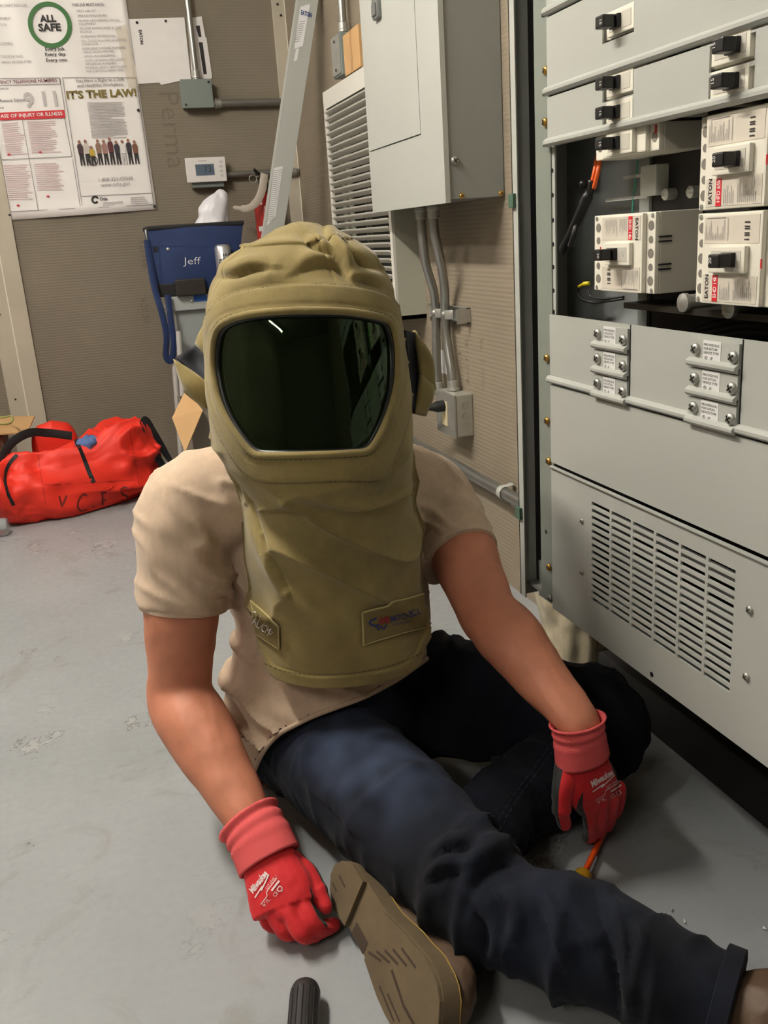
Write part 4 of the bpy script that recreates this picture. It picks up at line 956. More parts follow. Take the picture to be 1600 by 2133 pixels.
ctr = np.stack([X*.9, Yl*0, Z*0], -1); dirn = (P-(dc+ctr[..., :1]*e1)); dirn /= np.maximum(np.linalg.norm(dirn, axis=2, keepdims=True), .02)
P = P+dirn*fold.reshape(X.shape)[..., None]; P[..., 2] = np.maximum(P[..., 2], .003)
df = thing('duffel_bag', 'red nylon duffel bag with black straps and handwritten V.C.F.S on the floor', 'duffel bag', (dc[0], dc[1], 0))
m_bagr = M('red nylon', (226, 48, 30), .55, var=.05, vs_=6, bump=.1, bs=500)
bag = MB().grid(P, closed=True).build('bag_body', m_bagr, df, smooth=True)
bv = bvh_of(bag.data); m_mark = M('marker ink', (110, 28, 22), .6)
LET = ([[(123, 1033), (129, 1056), (139, 1032)], pxspl([(182, 1032), (173, 1030), (164, 1042), (162, 1056), (169, 1064), (181, 1061)]), [(193, 1054), (195, 1056)], [(213, 1024), (214, 1052)], [(210, 1027), (222, 1025)], [(211, 1042), (221, 1041)],
          pxspl([(268, 1018), (259, 1015), (252, 1021), (256, 1030), (265, 1034), (262, 1041), (252, 1042)])])
for g_ in (LET[:1], LET[1:2], LET[2:3], LET[3:6], LET[6:]):
    for l_ in g_: pxribbon([l_], bv, .007, m_mark, df, 'handwritten_letter')
pxribbon([pxspl([(160, 902), (160, 920), (172, 950), (186, 985), (195, 1005)])], bv, .016, m_blkn, df, 'zipper', off=.003)
pxribbon([pxspl([(70, 920), (45, 938), (18, 968), (10, 995), (15, 1025), (28, 1052)])], bv, .012, m_blkn, df, 'piping', off=.002)
m_bseam = M('red seam', (190, 36, 22), .6)
pxribbon([[(90, 1010), (280, 1000)], [(75, 915), (88, 1010), (95, 1050)], [(268, 890), (282, 960), (290, 1020)]], bv, .003, m_bseam, df, 'seam', off=.001)
s1 = [PY(0, 965, 3.45), PY(22, 925, 3.5), PY(60, 902, 3.55), PY(100, 902, 3.6), PY(150, 908, 3.62)]
MB().tube(spl(s1, 6), [(.016, .002)]*25, 8, ref=(0, .3, 1)).build('carry_strap', m_blkn, df, smooth=60)
q = pxcast(296, 890, bv); q2 = pxcast(322, 1000, bv)
q0 = np.array(q[0]) if q else PY(298, 888, 3.6); q3 = np.array(q2[0]) if q2 else PY(325, 1000, 3.6)
s1 = [q0, PY(306, 880, 3.62), PY(322, 905, 3.62), PY(345, 945, 3.6), PY(362, 975, 3.55), PY(352, 985, 3.52), PY(330, 955, 3.55), PY(312, 915, 3.6)]
MB().tube(spl(s1, 6), [(.002, .024)]*43, 8, ref=(.8, -.6, .2)).build('shoulder_strap', m_blkn, df, smooth=60)
# back lobe of the bag, and the blue cloth showing in the slit
lc_ = PY(112, 905, 3.78); 
G = np.array([[lc_+np.array([.09*pw(math.cos(a), .6)*(1-t**4)**.4, .05*pw(math.sin(a), .6), -.12+.165*t+.01*math.cos(a*2)]) for a in np.linspace(0, 2*math.pi, 37)[:-1]] for t in np.linspace(0, 1, 12)])
MB().grid(G, closed=True).build('end_flap', m_bagr, df, smooth=True)
q = pxcast(180, 925, bv); c_ = np.array(q[0])
c_ = c_+np.array([-.004, .015, -.012])
G = np.array([[c_+np.array([.045*math.sin(t)*math.cos(a)+.02*math.cos(t), .035*math.sin(t)*math.sin(a), .04*math.cos(t)]) for a in np.linspace(0, 2*math.pi, 33)[:-1]] for t in np.linspace(.02, 3.1, 18)])
d_ = .02*fbm(G.reshape(-1, 3)*45, 3).reshape(G.shape[:2])[..., None]
tag(MB().grid(G+(G-c_)*d_*12, closed=True).build('denim_cloth', M('faded blue denim cloth', (92, 116, 168), .85, var=.2, vs_=40), smooth=True), 'faded blue denim cloth poking out of the duffel zipper', 'cloth')
# ------------------------------------------------------------------ clear bottle at the left
bp_ = PZ(-18, 1100, .03)
bo = thing('plastic_bottle', 'clear crumpled plastic bottle lying on the floor before the duffel', 'bottle', bp_*np.array([1, 1, 0]))
MB().lathe([(.026, 0), (.031, .008), (.031, .05), (.028, .055), (.031, .06), (.031, .12), (.014, .16), (.014, .18)], bp_+np.array([.055, -.01, .001]), (-1, .15, 0), 20).build('bottle_body', M('clear plastic', (225, 228, 230), .12, trans=.8, bump=.6, bs=40), bo, smooth=40)
MB().lathe([(.0165, .175), (.0165, .19), (.015, .191)], bp_+np.array([.055, -.01, .001]), (-1, .15, 0), 14).build('cap', m_thermo, bo, smooth=30)
# ------------------------------------------------------------------ the seated man
def limb(mb, pts, rad, n=24, sub=6, ref=None, ends=(0, -1)):
    rad = [(r, r) if np.isscalar(r) else r for r in rad]
    P = spl(pts, sub); A = [q[:2] for q in spl([(a, b, 0) for a, b in rad], sub)]
    A = [(max(a, .004), max(b, .004)) for a, b in A]
    mb.tube(P, A, n, ref=ref)
    for k in ends: mb.ball(P[k], min(A[k])*.96, 12)
    return mb
def bonecoord(V, chain):
    C = np.array(chain, float); seg = np.linalg.norm(np.diff(C, axis=0), axis=1); cum = np.concatenate([[0], np.cumsum(seg)])
    best = np.full(len(V), 1e9); S = np.zeros(len(V)); D = np.zeros_like(V)
    for i in range(len(seg)):
        d = C[i+1]-C[i]; t = np.clip(((V-C[i]) @ d)/(d @ d), 0, 1); q = C[i]+t[:, None]*d; e = V-q; r = np.linalg.norm(e, axis=1)
        m = r < best; best[m] = r[m]; S[m] = cum[i]+t[m]*seg[i]; D[m] = e[m]
    return S, D, best
def plsd(P, L):
    """signed distance in pixels to an open polyline, positive on its left, and how far along it lies"""
    best = np.full(len(P), 1e9); sg_ = np.zeros(len(P)); along = np.zeros(len(P)); m_ = len(L)-1
    for k, (a, b) in enumerate(zip(L[:-1], L[1:])):
        a = np.array(a, float); e_ = np.array(b, float)-a; t_2 = np.clip(((P-a) @ e_)/(e_ @ e_), 0, 1); v_ = P-(a+t_2[:, None]*e_); r_2 = np.linalg.norm(v_, axis=1)
        q_ = r_2 < best; best[q_] = r_2[q_]; sg_[q_] = np.sign(-(e_[0]*v_[:, 1]-e_[1]*v_[:, 0]))[q_]; along[q_] = ((k+t_2)/m_)[q_]
    return best*sg_, along
man = thing('person', 'man sitting on the floor in khaki arc flash hood, tan shirt, jeans and red gloves', 'person', (.33, 1.40, 0))
A3 = lambda *q: np.array(q, float)
SR, ER, WRs = A3(.105, 1.385, .530), A3(.052, 1.345, .242), PZ(523, 1712, .122)
SL, EL, WLs = A3(.525, 1.43, .475), PY(1022, 1285, 1.20), PY(1204, 1503, 1.015)
HR, KR, AR = A3(.245, 1.385, .105), PZ(1000, 1866, .10), PZ(1512, 2094, .068)
HL, KL, AL = A3(.43, 1.42, .125), A3(.722, 1.215, .105), A3(.335, 1.005, .066)
m_skin = M('skin', (194, 126, 98), .58, var=.12, vs_=14, bump=.08, bs=120)
# body, one continuous surface
mb = MB()
limb(mb, [(.33, 1.43, .11), (.325, 1.425, .26), (.32, 1.41, .42), (.318, 1.40, .52), (.308, 1.37, .60), (.30, 1.335, .66)], [(.145, .10), (.125, .09), (.135, .09), (.13, .075), (.06, .055), (.052, .052)], ref=(1, 0, 0))
mb.ball((.297, 1.325, .755), (.075, .09, .105), 20); mb.ball((.278, 1.235, .74), (.014, .016, .02), 10)
for s in (-1, 1): mb.ball((.297+s*.077, 1.33, .745), (.012, .02, .03), 10)
def mid(a, b, t, off=(0, 0, 0)): return np.array(a)*(1-t)+np.array(b)*t+np.array(off)
limb(mb, [mid(SR, A3(.3, 1.4, .5), .35), SR, mid(SR, ER, .5, (-.004, -.006, 0)), mid(SR, ER, .85), ER, mid(ER, WRs, .28, (-.002, .0, .004)), mid(ER, WRs, .62), WRs, mid(WRs, PZ(560, 1790, .09), .6)],
     [.06, .062, .0595, .051, (.052, .048), (.055, .050), (.046, .040), (.034, .027), (.032, .022)], ref=(1, 0, 0))
limb(mb, [mid(SL, A3(.33, 1.41, .48), .35), SL, mid(SL, EL, .5, (.004, -.004, 0)), mid(SL, EL, .85), EL, mid(EL, WLs, .28, (0, 0, .004)), mid(EL, WLs, .62), WLs, mid(WLs, PY(1212, 1580, 1.02), .6)],
     [.055, .058, .056, .048, (.047, .047), (.051, .047), (.042, .037), (.032, .026), (.03, .022)], ref=(1, 0, 0))
limb(mb, [HR, mid(HR, KR, .5), KR, mid(KR, AR, .5), mid(KR, AR, 1.15)], [.065, .06, .04, .034, .026]); limb(mb, [HL, mid(HL, KL, .5), KL, mid(KL, AL, .5, (0, 0, -.012)), AL], [.065, .06, .042, .032, .026])
me = remesh(mb, .0055, 6)
V = arr(me); Nn = norms(me)
for ch_ in ([ER, WRs], [EL, WLs]):
    S, D, r = bonecoord(V, ch_); m = (r < .075)
    axn = nrm(ch_[1]-ch_[0]); side_ = nrm(np.cross(axn, [0, 0, 1])); up_ = np.cross(side_, axn)
    a = np.arctan2(D @ up_, D @ side_)
    vein = sum(np.exp(-(((a-c0-.35*np.sin(S*fq+ph)+np.pi) % (2*np.pi)-np.pi)/.055)**2) for c0, fq, ph in ((1.2, 22, 0), (1.9, 17, 2), (.6, 14, 1)))
    V = V+Nn*(m*vein*.0014*ss(.02, .06, S)*ss(.32, .2, S))[:, None]
V = V+Nn*(.0018*fbm(V*28, 2))[:, None]
setv(me, V); finish('body', me, m_skin, man, smooth=True)
# jeans
mb = MB()
limb(mb, [(.315, 1.395, .08), (.318, 1.40, .17), (.32, 1.41, .28)], [(.168, .150), (.163, .145), (.145, .115)], ref=(1, 0, 0))
limb(mb, [HR, mid(HR, KR, .3, (0, 0, .012)), mid(HR, KR, .7, (0, 0, .012)), KR, mid(KR, AR, .35, (0, 0, -.005)), mid(KR, AR, .7), AR], [.098, .098, .087, .074, .071, .064, .062], ends=(0,))
limb(mb, [HL, mid(HL, KL, .35, (0, 0, .01)), mid(HL, KL, .75, (0, 0, .01)), KL, mid(KL, AL, .25, (.0, -.01, -.02)), mid(KL, AL, .6, (0, 0, -.008)), AL], [.115, .106, .094, .086, .070, .062, .056])
me = remesh(mb, .0055, 5)
V = arr(me); Nn = norms(me)
dsp = np.zeros(len(V))
def foldnoise(V, ax, fs, fc, seed, pw_=3):
    ax = nrm(ax); s1 = nrm(np.cross(ax, [.1, .2, 1])); s2 = np.cross(ax, s1)
    q = np.stack([V @ ax*fs, V @ s1*fc, V @ s2*fc], 1)+seed
    wrp_ = .5*vnoise(q*.6+9); q[:, 0] += wrp_*1.2
    return (1-np.abs(vnoise(q)))**pw_-.45+.45*((1-np.abs(vnoise(q*2.1+3)))**pw_-.45)
for ch_, kn, sd_ in (([HL, KL, AL], np.linalg.norm(HL-KL), 8.1), ([HR, KR, AR], np.linalg.norm(HR-KR), 3.3)):
    S, D, r = bonecoord(V, ch_); m = ss(.19, .13, r)
    w1 = ss(kn+.06, kn-.06, S)
    n1 = foldnoise(V, ch_[1]-ch_[0]+A3(0, 0, .15), 15, 6, sd_); n2 = foldnoise(V, ch_[2]-ch_[1]+A3(.15, .1, 0), 17, 6, sd_+4)
    if ch_[0] is HR: n1 = n2 = foldnoise(V, AR-HR+A3(0, .1, .05), 16, 6, sd_)
    amp = .005+.013*np.exp(-((S-kn)/.12)**2)+.013*ss(kn+.06, kn+.28, S)+.012*np.exp(-(S/.12)**2)
    dsp = dsp*(1-m)+m*(w1*n1+(1-w1)*n2)*amp
dsp += .0022*fbm(V*22, 2)
pj = prj(V); vis = ss(-.1, .3, np.sum(Nn*nrm(CO-KR), 1))
for L_, w_, dp in (([(900, 1800), (938, 1776), (990, 1768)], 11, .011), ([(890, 1842), (930, 1822), (985, 1815)], 11, .010), ([(985, 1850), (1005, 1815), (1040, 1786), (1080, 1782)], 12, .012), ([(1030, 1850), (1056, 1900), (1050, 1965)], 12, .011),
                   ([(985, 1895), (1012, 1950), (1004, 2015)], 11, .009), ([(1115, 1862), (1138, 1930), (1172, 2020)], 14, .010), ([(1248, 1872), (1276, 1960), (1288, 2060), (1290, 2110)], 14, .015), ([(1308, 1925), (1318, 1975), (1316, 2030)], 11, .010), ([(1150, 1850), (1180, 1905), (1235, 1990)], 13, .008),
                   ([(640, 1650), (700, 1700), (760, 1770)], 16, .005), ([(1000, 1650), (1040, 1690), (1075, 1765)], 12, .008)):
    sd_, al = plsd(pj, pxspl(L_)); tap = np.sin(np.pi*np.clip(al, .03, .97))**.6
    dsp += vis*tap*dp*(np.where(sd_ > 0, np.exp(-((sd_-1.4*w_)/(1.6*w_))**2), 0)-.7*np.where(sd_ <= 0, np.exp(-(sd_/(1.1*w_))**2), np.exp(-(sd_/(.4*w_))**2)))
V = V+Nn*dsp[:, None]; V[:, 2] = np.maximum(V[:, 2], .004); setv(me, V)
def denim():
    m = bpy.data.materials.new('dark denim'); m.use_nodes = True; N = m.node_tree.nodes; L = m.node_tree.links; b = N['Principled BSDF']
    tc = N.new('ShaderNodeTexCoord')
    n1 = N.new('ShaderNodeTexNoise'); n1.inputs['Scale'].default_value = 6; n1.inputs['Detail'].default_value = 5; L.new(tc.outputs['Object'], n1.inputs[0])
    mp = N.new('ShaderNodeMapping'); mp.inputs['Rotation'].default_value = (.4, .3, .9); mp.inputs['Scale'].default_value = (900, 120, 900); L.new(tc.outputs['Object'], mp.inputs[0])
    n2 = N.new('ShaderNodeTexNoise'); n2.inputs['Scale'].default_value = 1; n2.inputs['Detail'].default_value = 2; L.new(mp.outputs[0], n2.inputs[0])
    r = N.new('ShaderNodeValToRGB'); r.color_ramp.elements[0].position = .35; r.color_ramp.elements[0].color = lin((10, 13, 22)); r.color_ramp.elements[1].position = .75; r.color_ramp.elements[1].color = lin((24, 30, 47)); L.new(n1.outputs[0], r.inputs[0])
    mx = N.new('ShaderNodeMix'); mx.data_type = 'RGBA'; mx.blend_type = 'MULTIPLY'; mx.inputs[0].default_value = .5; L.new(r.outputs[0], mx.inputs[6]); L.new(n2.outputs[0], mx.inputs[7]); L.new(mx.outputs[2], b.inputs['Base Color'])
    # worn pale area on the thigh top
    at = N.new('ShaderNodeAttribute'); at.attribute_name = 'wear'; m2 = N.new('ShaderNodeMix'); m2.data_type = 'RGBA'; L.new(at.outputs['Fac'], m2.inputs[0]); L.new(mx.outputs[2], m2.inputs[6]); m2.inputs[7].default_value = lin((56, 66, 88)); L.new(m2.outputs[2], b.inputs['Base Color'])
    b.inputs['Roughness'].default_value = .9; b.inputs['Sheen Weight'].default_value = .02; b.inputs['Specular IOR Level'].default_value = .25
    bp = N.new('ShaderNodeBump'); bp.inputs['Strength'].default_value = .25; bp.inputs['Distance'].default_value = .001; L.new(n2.outputs[0], bp.inputs['Height']); L.new(bp.outputs[0], b.inputs['Normal'])
    return m
m_denim = denim()
at = me.attributes.new('wear', 'FLOAT', 'POINT')
S, D, r = bonecoord(V, [HR, KR, AR]); u_ = D/np.maximum(r, .01)[:, None]
wear = np.clip((u_[:, 2]-.35)*1.6, 0, 1)*np.exp(-((S-.24)/.17)**2)*ss(.52, .34, S)*1.0*(.6+.5*vnoise(V*np.array([40, 40, 40])))
wear = np.where(r < .15, wear, 0); wear[(V[:, 0] > .47) & (S < .45)] = 0
at.data.foreach_set('value', np.clip(wear, 0, 1))
jeans = finish('jeans', me, m_denim, man, smooth=True); jb_ = bvh_of(me)
m_stitch = M('denim stitch', (36, 40, 53), .8)
def dashes(L, dash=9, gap=5):
    D = dense(L, 1); o = []; k = 0
    while k+dash < len(D): o.append([D[k], D[k+dash]]); k += dash+gap
    return o
for L in (pxspl([(1160, 1535), (1120, 1590), (1075, 1650), (1030, 1722)]), pxspl([(1168, 1542), (1128, 1597), (1083, 1657), (1040, 1730)]), pxspl([(545, 1600), (575, 1670), (630, 1735), (700, 1790)])):
    o = pxribbon(dashes(L), jb_, .0016, m_stitch, man, 'seam_stitching', off=.0012); o['kind'] = 'stuff'
ax = nrm(AR-KR)
hemc = AR+ax*.008
MB().tube([hemc-ax*.020, hemc-ax*.019, hemc, hemc+ax*.002], [.0615, .064, .0645, .056], 40).build('trouser_hem', m_denim, man, smooth=40)
# shirt
mb = MB()
limb(mb, [(.300, 1.365, .075), (.305, 1.385, .18), (.322, 1.415, .30), (.318, 1.405, .42), (.318, 1.40, .50), (.315, 1.395, .555), (.308, 1.375, .60)],
     [(.180, .170), (.178, .160), (.164, .132), (.178, .118), (.183, .105), (.145, .088), (.075, .066)], ref=(1, -.06, 0))
limb(mb, [A3(.24, 1.395, .535), A3(.165, 1.39, .54), SR, mid(SR, ER, .28, (-.004, 0, 0)), mid(SR, ER, .51, (-.002, -.003, 0))], [.085, .085, .077, .071, .069], ref=(0, -1, 0), ends=(0,))
limb(mb, [A3(.39, 1.405, .515), A3(.47, 1.415, .495), SL, mid(SL, EL, .28, (.004, 0, 0)), mid(SL, EL, .50, (.0, -.002, 0))], [.085, .082, .072, .066, .065], ref=(0, -1, 0), ends=(0,))
me = remesh(mb, .0055, 4); V = arr(me); Nn = norms(me)
q = V*np.array([13, 13, 26]); rg = (1-np.abs(vnoise(q+np.stack([V[:, 2]*8, V[:, 0]*6, V[:, 0]*14], 1))))**4
arm_d = np.minimum(np.linalg.norm(V-(SR+A3(.06, -.04, -.07)), axis=1), np.linalg.norm(V-(SL+A3(-.055, -.04, -.07)), axis=1))
amp = .004+.022*np.exp(-(arm_d/.09)**2)+.022*ss(.36, .16, V[:, 2])
V = V+Nn*(rg*amp-.002+.003*fbm(V*9, 2))[:, None]; V[:, 2] = np.maximum(V[:, 2], .006); setv(me, V)
HEM = [(470, 1680), (524, 1622), (542, 1572), (575, 1530), (650, 1492), (760, 1452), (830, 1415), (890, 1372), (960, 1335)]
sbv0 = bvh_of(me); pv = prj(V); yb_ = np.interp(pv[:, 0], [h[0] for h in HEM], [h[1] for h in HEM])
cut = (pv[:, 1] > yb_) & (V[:, 1] < 1.40) & (pv[:, 0] > 470) & (pv[:, 0] < 1010)
bm = bmesh.new(); bm.from_mesh(me); bm.verts.ensure_lookup_table(); bmesh.ops.delete(bm, geom=[v for v in bm.verts if cut[v.index]], context='VERTS'); bm.to_mesh(me); bm.free()
m_shirt = M('tan heather cotton', (200, 176, 152), .9, var=.10, vs_=60, stretch=(1, 1, .35), bump=.15, bs=700, sheen=.15)
shirt = finish('shirt', me, m_shirt, man, smooth=True); sbv = bvh_of(me)
for S_, E_, t0, rr_ in ((SR, ER, .51, .0715), (SL, EL, .50, .0675)):
    ax = nrm(E_-S_); c0 = mid(S_, E_, t0)+ax*.004
    pts = [c0-ax*.028, c0-ax*.026, c0, c0+ax*.001]
    MB().tube(pts, [rr_-.004, rr_-.001, rr_-.003, rr_-.010], 36).build('sleeve_hem', m_shirt, man, smooth=40)
hp = [pxcast(q[0], q[1], sbv0) for q in dense(HEM[1:-1], 8)]; hp = np.array([h[0] for h in hp if h])
for _ in range(8): hp[1:-1] = (hp[:-2]+2*hp[1:-1]+hp[2:])/4
MB().tube(list(hp), .0042, 8).build('shirt_hem', m_shirt, man, smooth=True)
# ------------------------------------------------------------------ arc flash hood
HYAW = math.radians(13)
fd = A3(-math.sin(HYAW), -math.cos(HYAW), 0); sd = A3(math.cos(HYAW), -math.sin(HYAW), 0)
zt_ = [.938, .934, .924, .915, .885, .86, .83, .79, .72, .66, .61, .58, .54, .45, .35, .24]
aa_ = [.004, .026,  .053, .081, .112, .129, .136, .140, .145, .150, .143, .133, .132, .138, .141, .139]
bf_ = [.004, .028, .050, .074,   .102, .125, .145, .158, .174, .185, .192, .184, .160, .148, .144, .142]
bb_ = [.004, .030, .060, .095, .130, .148, .158, .165, .165, .160, .155, .16, .17, .18, .19, .19]
HC = A3(.297, 1.315, 0)
nT, nV = 320, 260
th = np.linspace(-math.pi, math.pi, nT+1)[:-1]; tv = np.linspace(0, 1, nV)
ad = np.degrees(np.abs(th))
zb = np.where(ad < 60, .284+.010*(ad/60)**2, .294)
zb = zb+(.575-.294)*ss(70, 84, ad)+.028*ss(48, 72, ad)+(-.14)*ss(120, 170, ad)
tv2 = 1-(1-tv)**1.0
Zg = .938+(zb[None, :]-.938)*(np.sin(tv*math.pi/2)**2*.35+tv*.65)[:, None]
def interp(tab, z): return np.interp(-z, -np.array(zt_), tab)
def sm(tab): # smooth the table a little by resampling
    zz = np.linspace(.938, .24, 160); y = np.interp(-zz, -np.array(zt_), tab)
    k = np.ones(9)/9; y2 = np.convolve(np.pad(y, 4, mode='edge'), k, 'valid'); y2[:6] = y[:6]; return lambda z: np.interp(-z, -zz, y2)
fa, ff, fb = sm(aa_), sm(bf_), sm(bb_)
co_t, si_t = np.cos(th), np.sin(th)
ex_ = .9
a_ = fa(Zg); bfr = ff(Zg); bbk = fb(Zg)
sx_ = a_*(np.sign(si_t)*np.abs(si_t)**ex_)[None, :]; fy = np.where(co_t[None, :] > 0, bfr, bbk)*(np.sign(co_t)*np.abs(co_t)**ex_)[None, :]
bsh = ss(.68, .54, Zg)[..., None]*np.array([.016, 0, 0])
H0 = HC+bsh+sx_[..., None]*sd+fy[..., None]*fd+np.stack([0*Zg, 0*Zg, Zg], -1)
W_ = pxspl([(446, 770), (446, 730), (452, 692), (472, 670), (520, 656), (580, 650), (640, 648), (720, 650), (790, 661), (812, 675), (822, 710), (825, 760), (821, 812), (808, 862), (790, 905), (768, 938), (735, 944), (640, 948), (560, 949), (528, 944), (500, 912), (476, 875), (458, 830), (446, 770)], 5)
O_ = pxspl([(420, 780), (421, 690), (440, 640), (500, 608), (620, 592), (740, 598), (815, 622), (850, 680), (862, 780), (850, 880), (822, 960), (800, 1000), (700, 1003), (600, 1006), (528, 1000), (480, 950), (440, 870), (420, 780)], 5)
def sdf(P, poly):
    A = np.array(poly)[:-1]; B = np.array(poly)[1:]; d = np.full(len(P), 1e9); ins = np.zeros(len(P), bool)
    for a, b in zip(A, B):
        e = b-a; t = np.clip(((P-a) @ e)/max(e @ e, 1e-9), 0, 1); d = np.minimum(d, np.linalg.norm(P-(a+t[:, None]*e), axis=1))
        c = ((a[1] > P[:, 1]) != (b[1] > P[:, 1])) & (P[:, 0] < (b[0]-a[0])*(P[:, 1]-a[1])/(b[1]-a[1]+1e-12)+a[0]); ins ^= c
    return np.where(ins, -d, d)
F0 = H0.reshape(-1, 3); px_ = prj(F0); front = ((F0-HC) @ fd) > .0
sw = np.where(front, sdf(px_, W_), 500); so = np.where(front, sdf(px_, O_), 500)
# normals of the smooth hood
du = np.roll(H0, -1, 1)-np.roll(H0, 1, 1); dv = np.gradient(H0, axis=0); nh = np.cross(du, dv); nh /= np.maximum(np.linalg.norm(nh, axis=2, keepdims=True), 1e-9)
nh = nh.reshape(-1, 3); nh *= np.sign(np.sum(nh*(F0-HC-A3(0, 0, .72)), 1))[:, None]
z_ = F0[:, 2]; thv = np.tile(th, nV)
band = ss(4, -4, so)*ss(-2, 4, sw)
d = .004*band
d -= .0022*np.exp(-(so/3.0)**2)-.0*band
d -= .0016*np.exp(-((sw-14)/2.0)**2)*(sw > 0)
crown = ss(.80, .86, z_)*(so > 0)*ss(-2, 22, so)
q = np.stack([thv*1.6, z_*16+.9*np.sin(thv*3), z_*0], 1)
d += crown*(.006*fbm(F0*np.array([9, 9, 12]), 2)+((1-np.abs(vnoise(F0*np.array([10, 10, 13])+7)))**3-.4)*.004)
# folds of the crown: the cloth bulges on the upper side of each crease and tucks in under it
for L_, w_, dp in ((pxspl([(632, 492), (661, 516), (693, 529), (722, 570)]), 10, .011), (pxspl([(668, 464), (683, 505), (706, 534), (726, 576)]), 8, .007), (pxspl([(712, 510), (735, 530), (759, 545), (790, 557)]), 9, .009),
                   (pxspl([(452, 574), (490, 572), (527, 562), (566, 562)]), 10, .010), (pxspl([(620, 566), (655, 549), (700, 548), (724, 572)]), 10, .009), (pxspl([(738, 582), (770, 586), (806, 602)]), 9, .008)):
    sd_, al = plsd(px_, L_); tap = np.sin(np.pi*np.clip(al, .04, .96))**.6*np.exp(-np.maximum(0, np.abs(sd_)-60)/20)
    d += front*crown*tap*dp*(np.where(sd_ > 0, np.exp(-((sd_-1.3*w_)/(1.7*w_))**2), 0)-.75*np.where(sd_ <= 0, np.exp(-(sd_/(.9*w_))**2), np.exp(-(sd_/(.35*w_))**2)))
for s in (-2.2, -1.1, .35, 1.25, 2.4): d -= .004*np.exp(-((thv-s)/.02)**2)*ss(.84, .9, z_)  # crown seams
sidef = ss(2, 30, so)*ss(.86, .80, z_)*(z_ > .56)
d += sidef*((1-np.abs(vnoise(F0*np.array([11, 11, 24])+4)))**4*.012-.003)
bib = ss(.62, .56, z_)*(so > 4)
d += bib*(.007*fbm(F0*np.array([8, 8, 10])+1, 2)+(1-np.abs(vnoise(F0*np.array([7, 7, 13])+np.stack([z_*7, z_*0, F0[:, 0]*9], 1)+11)))**5*.012-.004)
P1, P2 = np.array([512, 1055.]), np.array([598, 1222.])     # diagonal crease of the bib
e = P2-P1; t = np.clip(((px_-P1) @ e)/(e @ e), 0, 1); dd = np.linalg.norm(px_-(P1+t[:, None]*e), axis=1); sg = np.sign((px_-P1) @ np.array([e[1], -e[0]]))
d += front*(-.004*np.exp(-(dd/6)**2)-.003*np.exp(-(dd/26)**2)*(sg > 0)+.004*np.exp(-((dd-14)/14)**2)*(sg < 0))*(z_ < .60)
hem_d = (z_-np.tile(zb, nV)); d += .0025*ss(.022, .018, hem_d)*(z_ < .6)-.0018*np.exp(-((hem_d-.020)/.0016)**2)
F1 = F0+nh*d[:, None]
keep = (sw > -3).reshape(nV, nT)
faces = [(i*nT+j, i*nT+(j+1) % nT, (i+1)*nT+(j+1) % nT, (i+1)*nT+j) for i in range(nV-1) for j in range(nT) if keep[i, j] and keep[i+1, j] and keep[i, (j+1) % nT] and keep[i+1, (j+1) % nT]]
used = sorted({q for f in faces for q in f}); mp_ = {q: i for i, q in enumerate(used)}
hood = thing('tmp', 'x', 'x', (0, 0, 0)); bpy.data.objects.remove(hood)
mb = MB(); mb.v = [tuple(F1[q]) for q in used]; mb.f = [tuple(mp_[q] for q in f) for f in faces]
m_khaki = M('khaki canvas', (134, 118, 72), .9, var=.24, vs_=11, bump=.25, bs=420, sheen=.2)
f0_ = mb.f[len(mb.f)//2]; p0_ = [np.array(mb.v[q]) for q in f0_]; on_ = np.cross(p0_[1]-p0_[0], p0_[2]-p0_[0]) @ (p0_[0]-HC-A3(0, 0, .6))
hood = mb.build('arc_flash_hood', m_khaki, man, smooth=True, solid=.004, sol_off=-1 if on_ > 0 else 1)
smooth_me = bpy.data.meshes.new('smooth'); smooth_me.from_pydata([tuple(q) for q in F0], [], [(i*nT+j, i*nT+(j+1) % nT, (i+1)*nT+(j+1) % nT, (i+1)*nT+j) for i in range(nV-1) for j in range(nT)]); sbh = bvh_of(smooth_me)
hbv = bvh_of(hood.data)
pxtube(W_[:-1], sbh, .0052, m_khaki, hood, 'window_binding', off=.002, closed=True)
cx_, cy_ = 636, 800
Wi = [(cx_+(x-cx_)*.978, cy_+(y-cy_)*.972) for x, y in W_[:-1]]
pxtube(Wi, sbh, .0042, M('black gasket', (18, 19, 18), .35), hood, 'window_gasket', off=-.0035, closed=True)
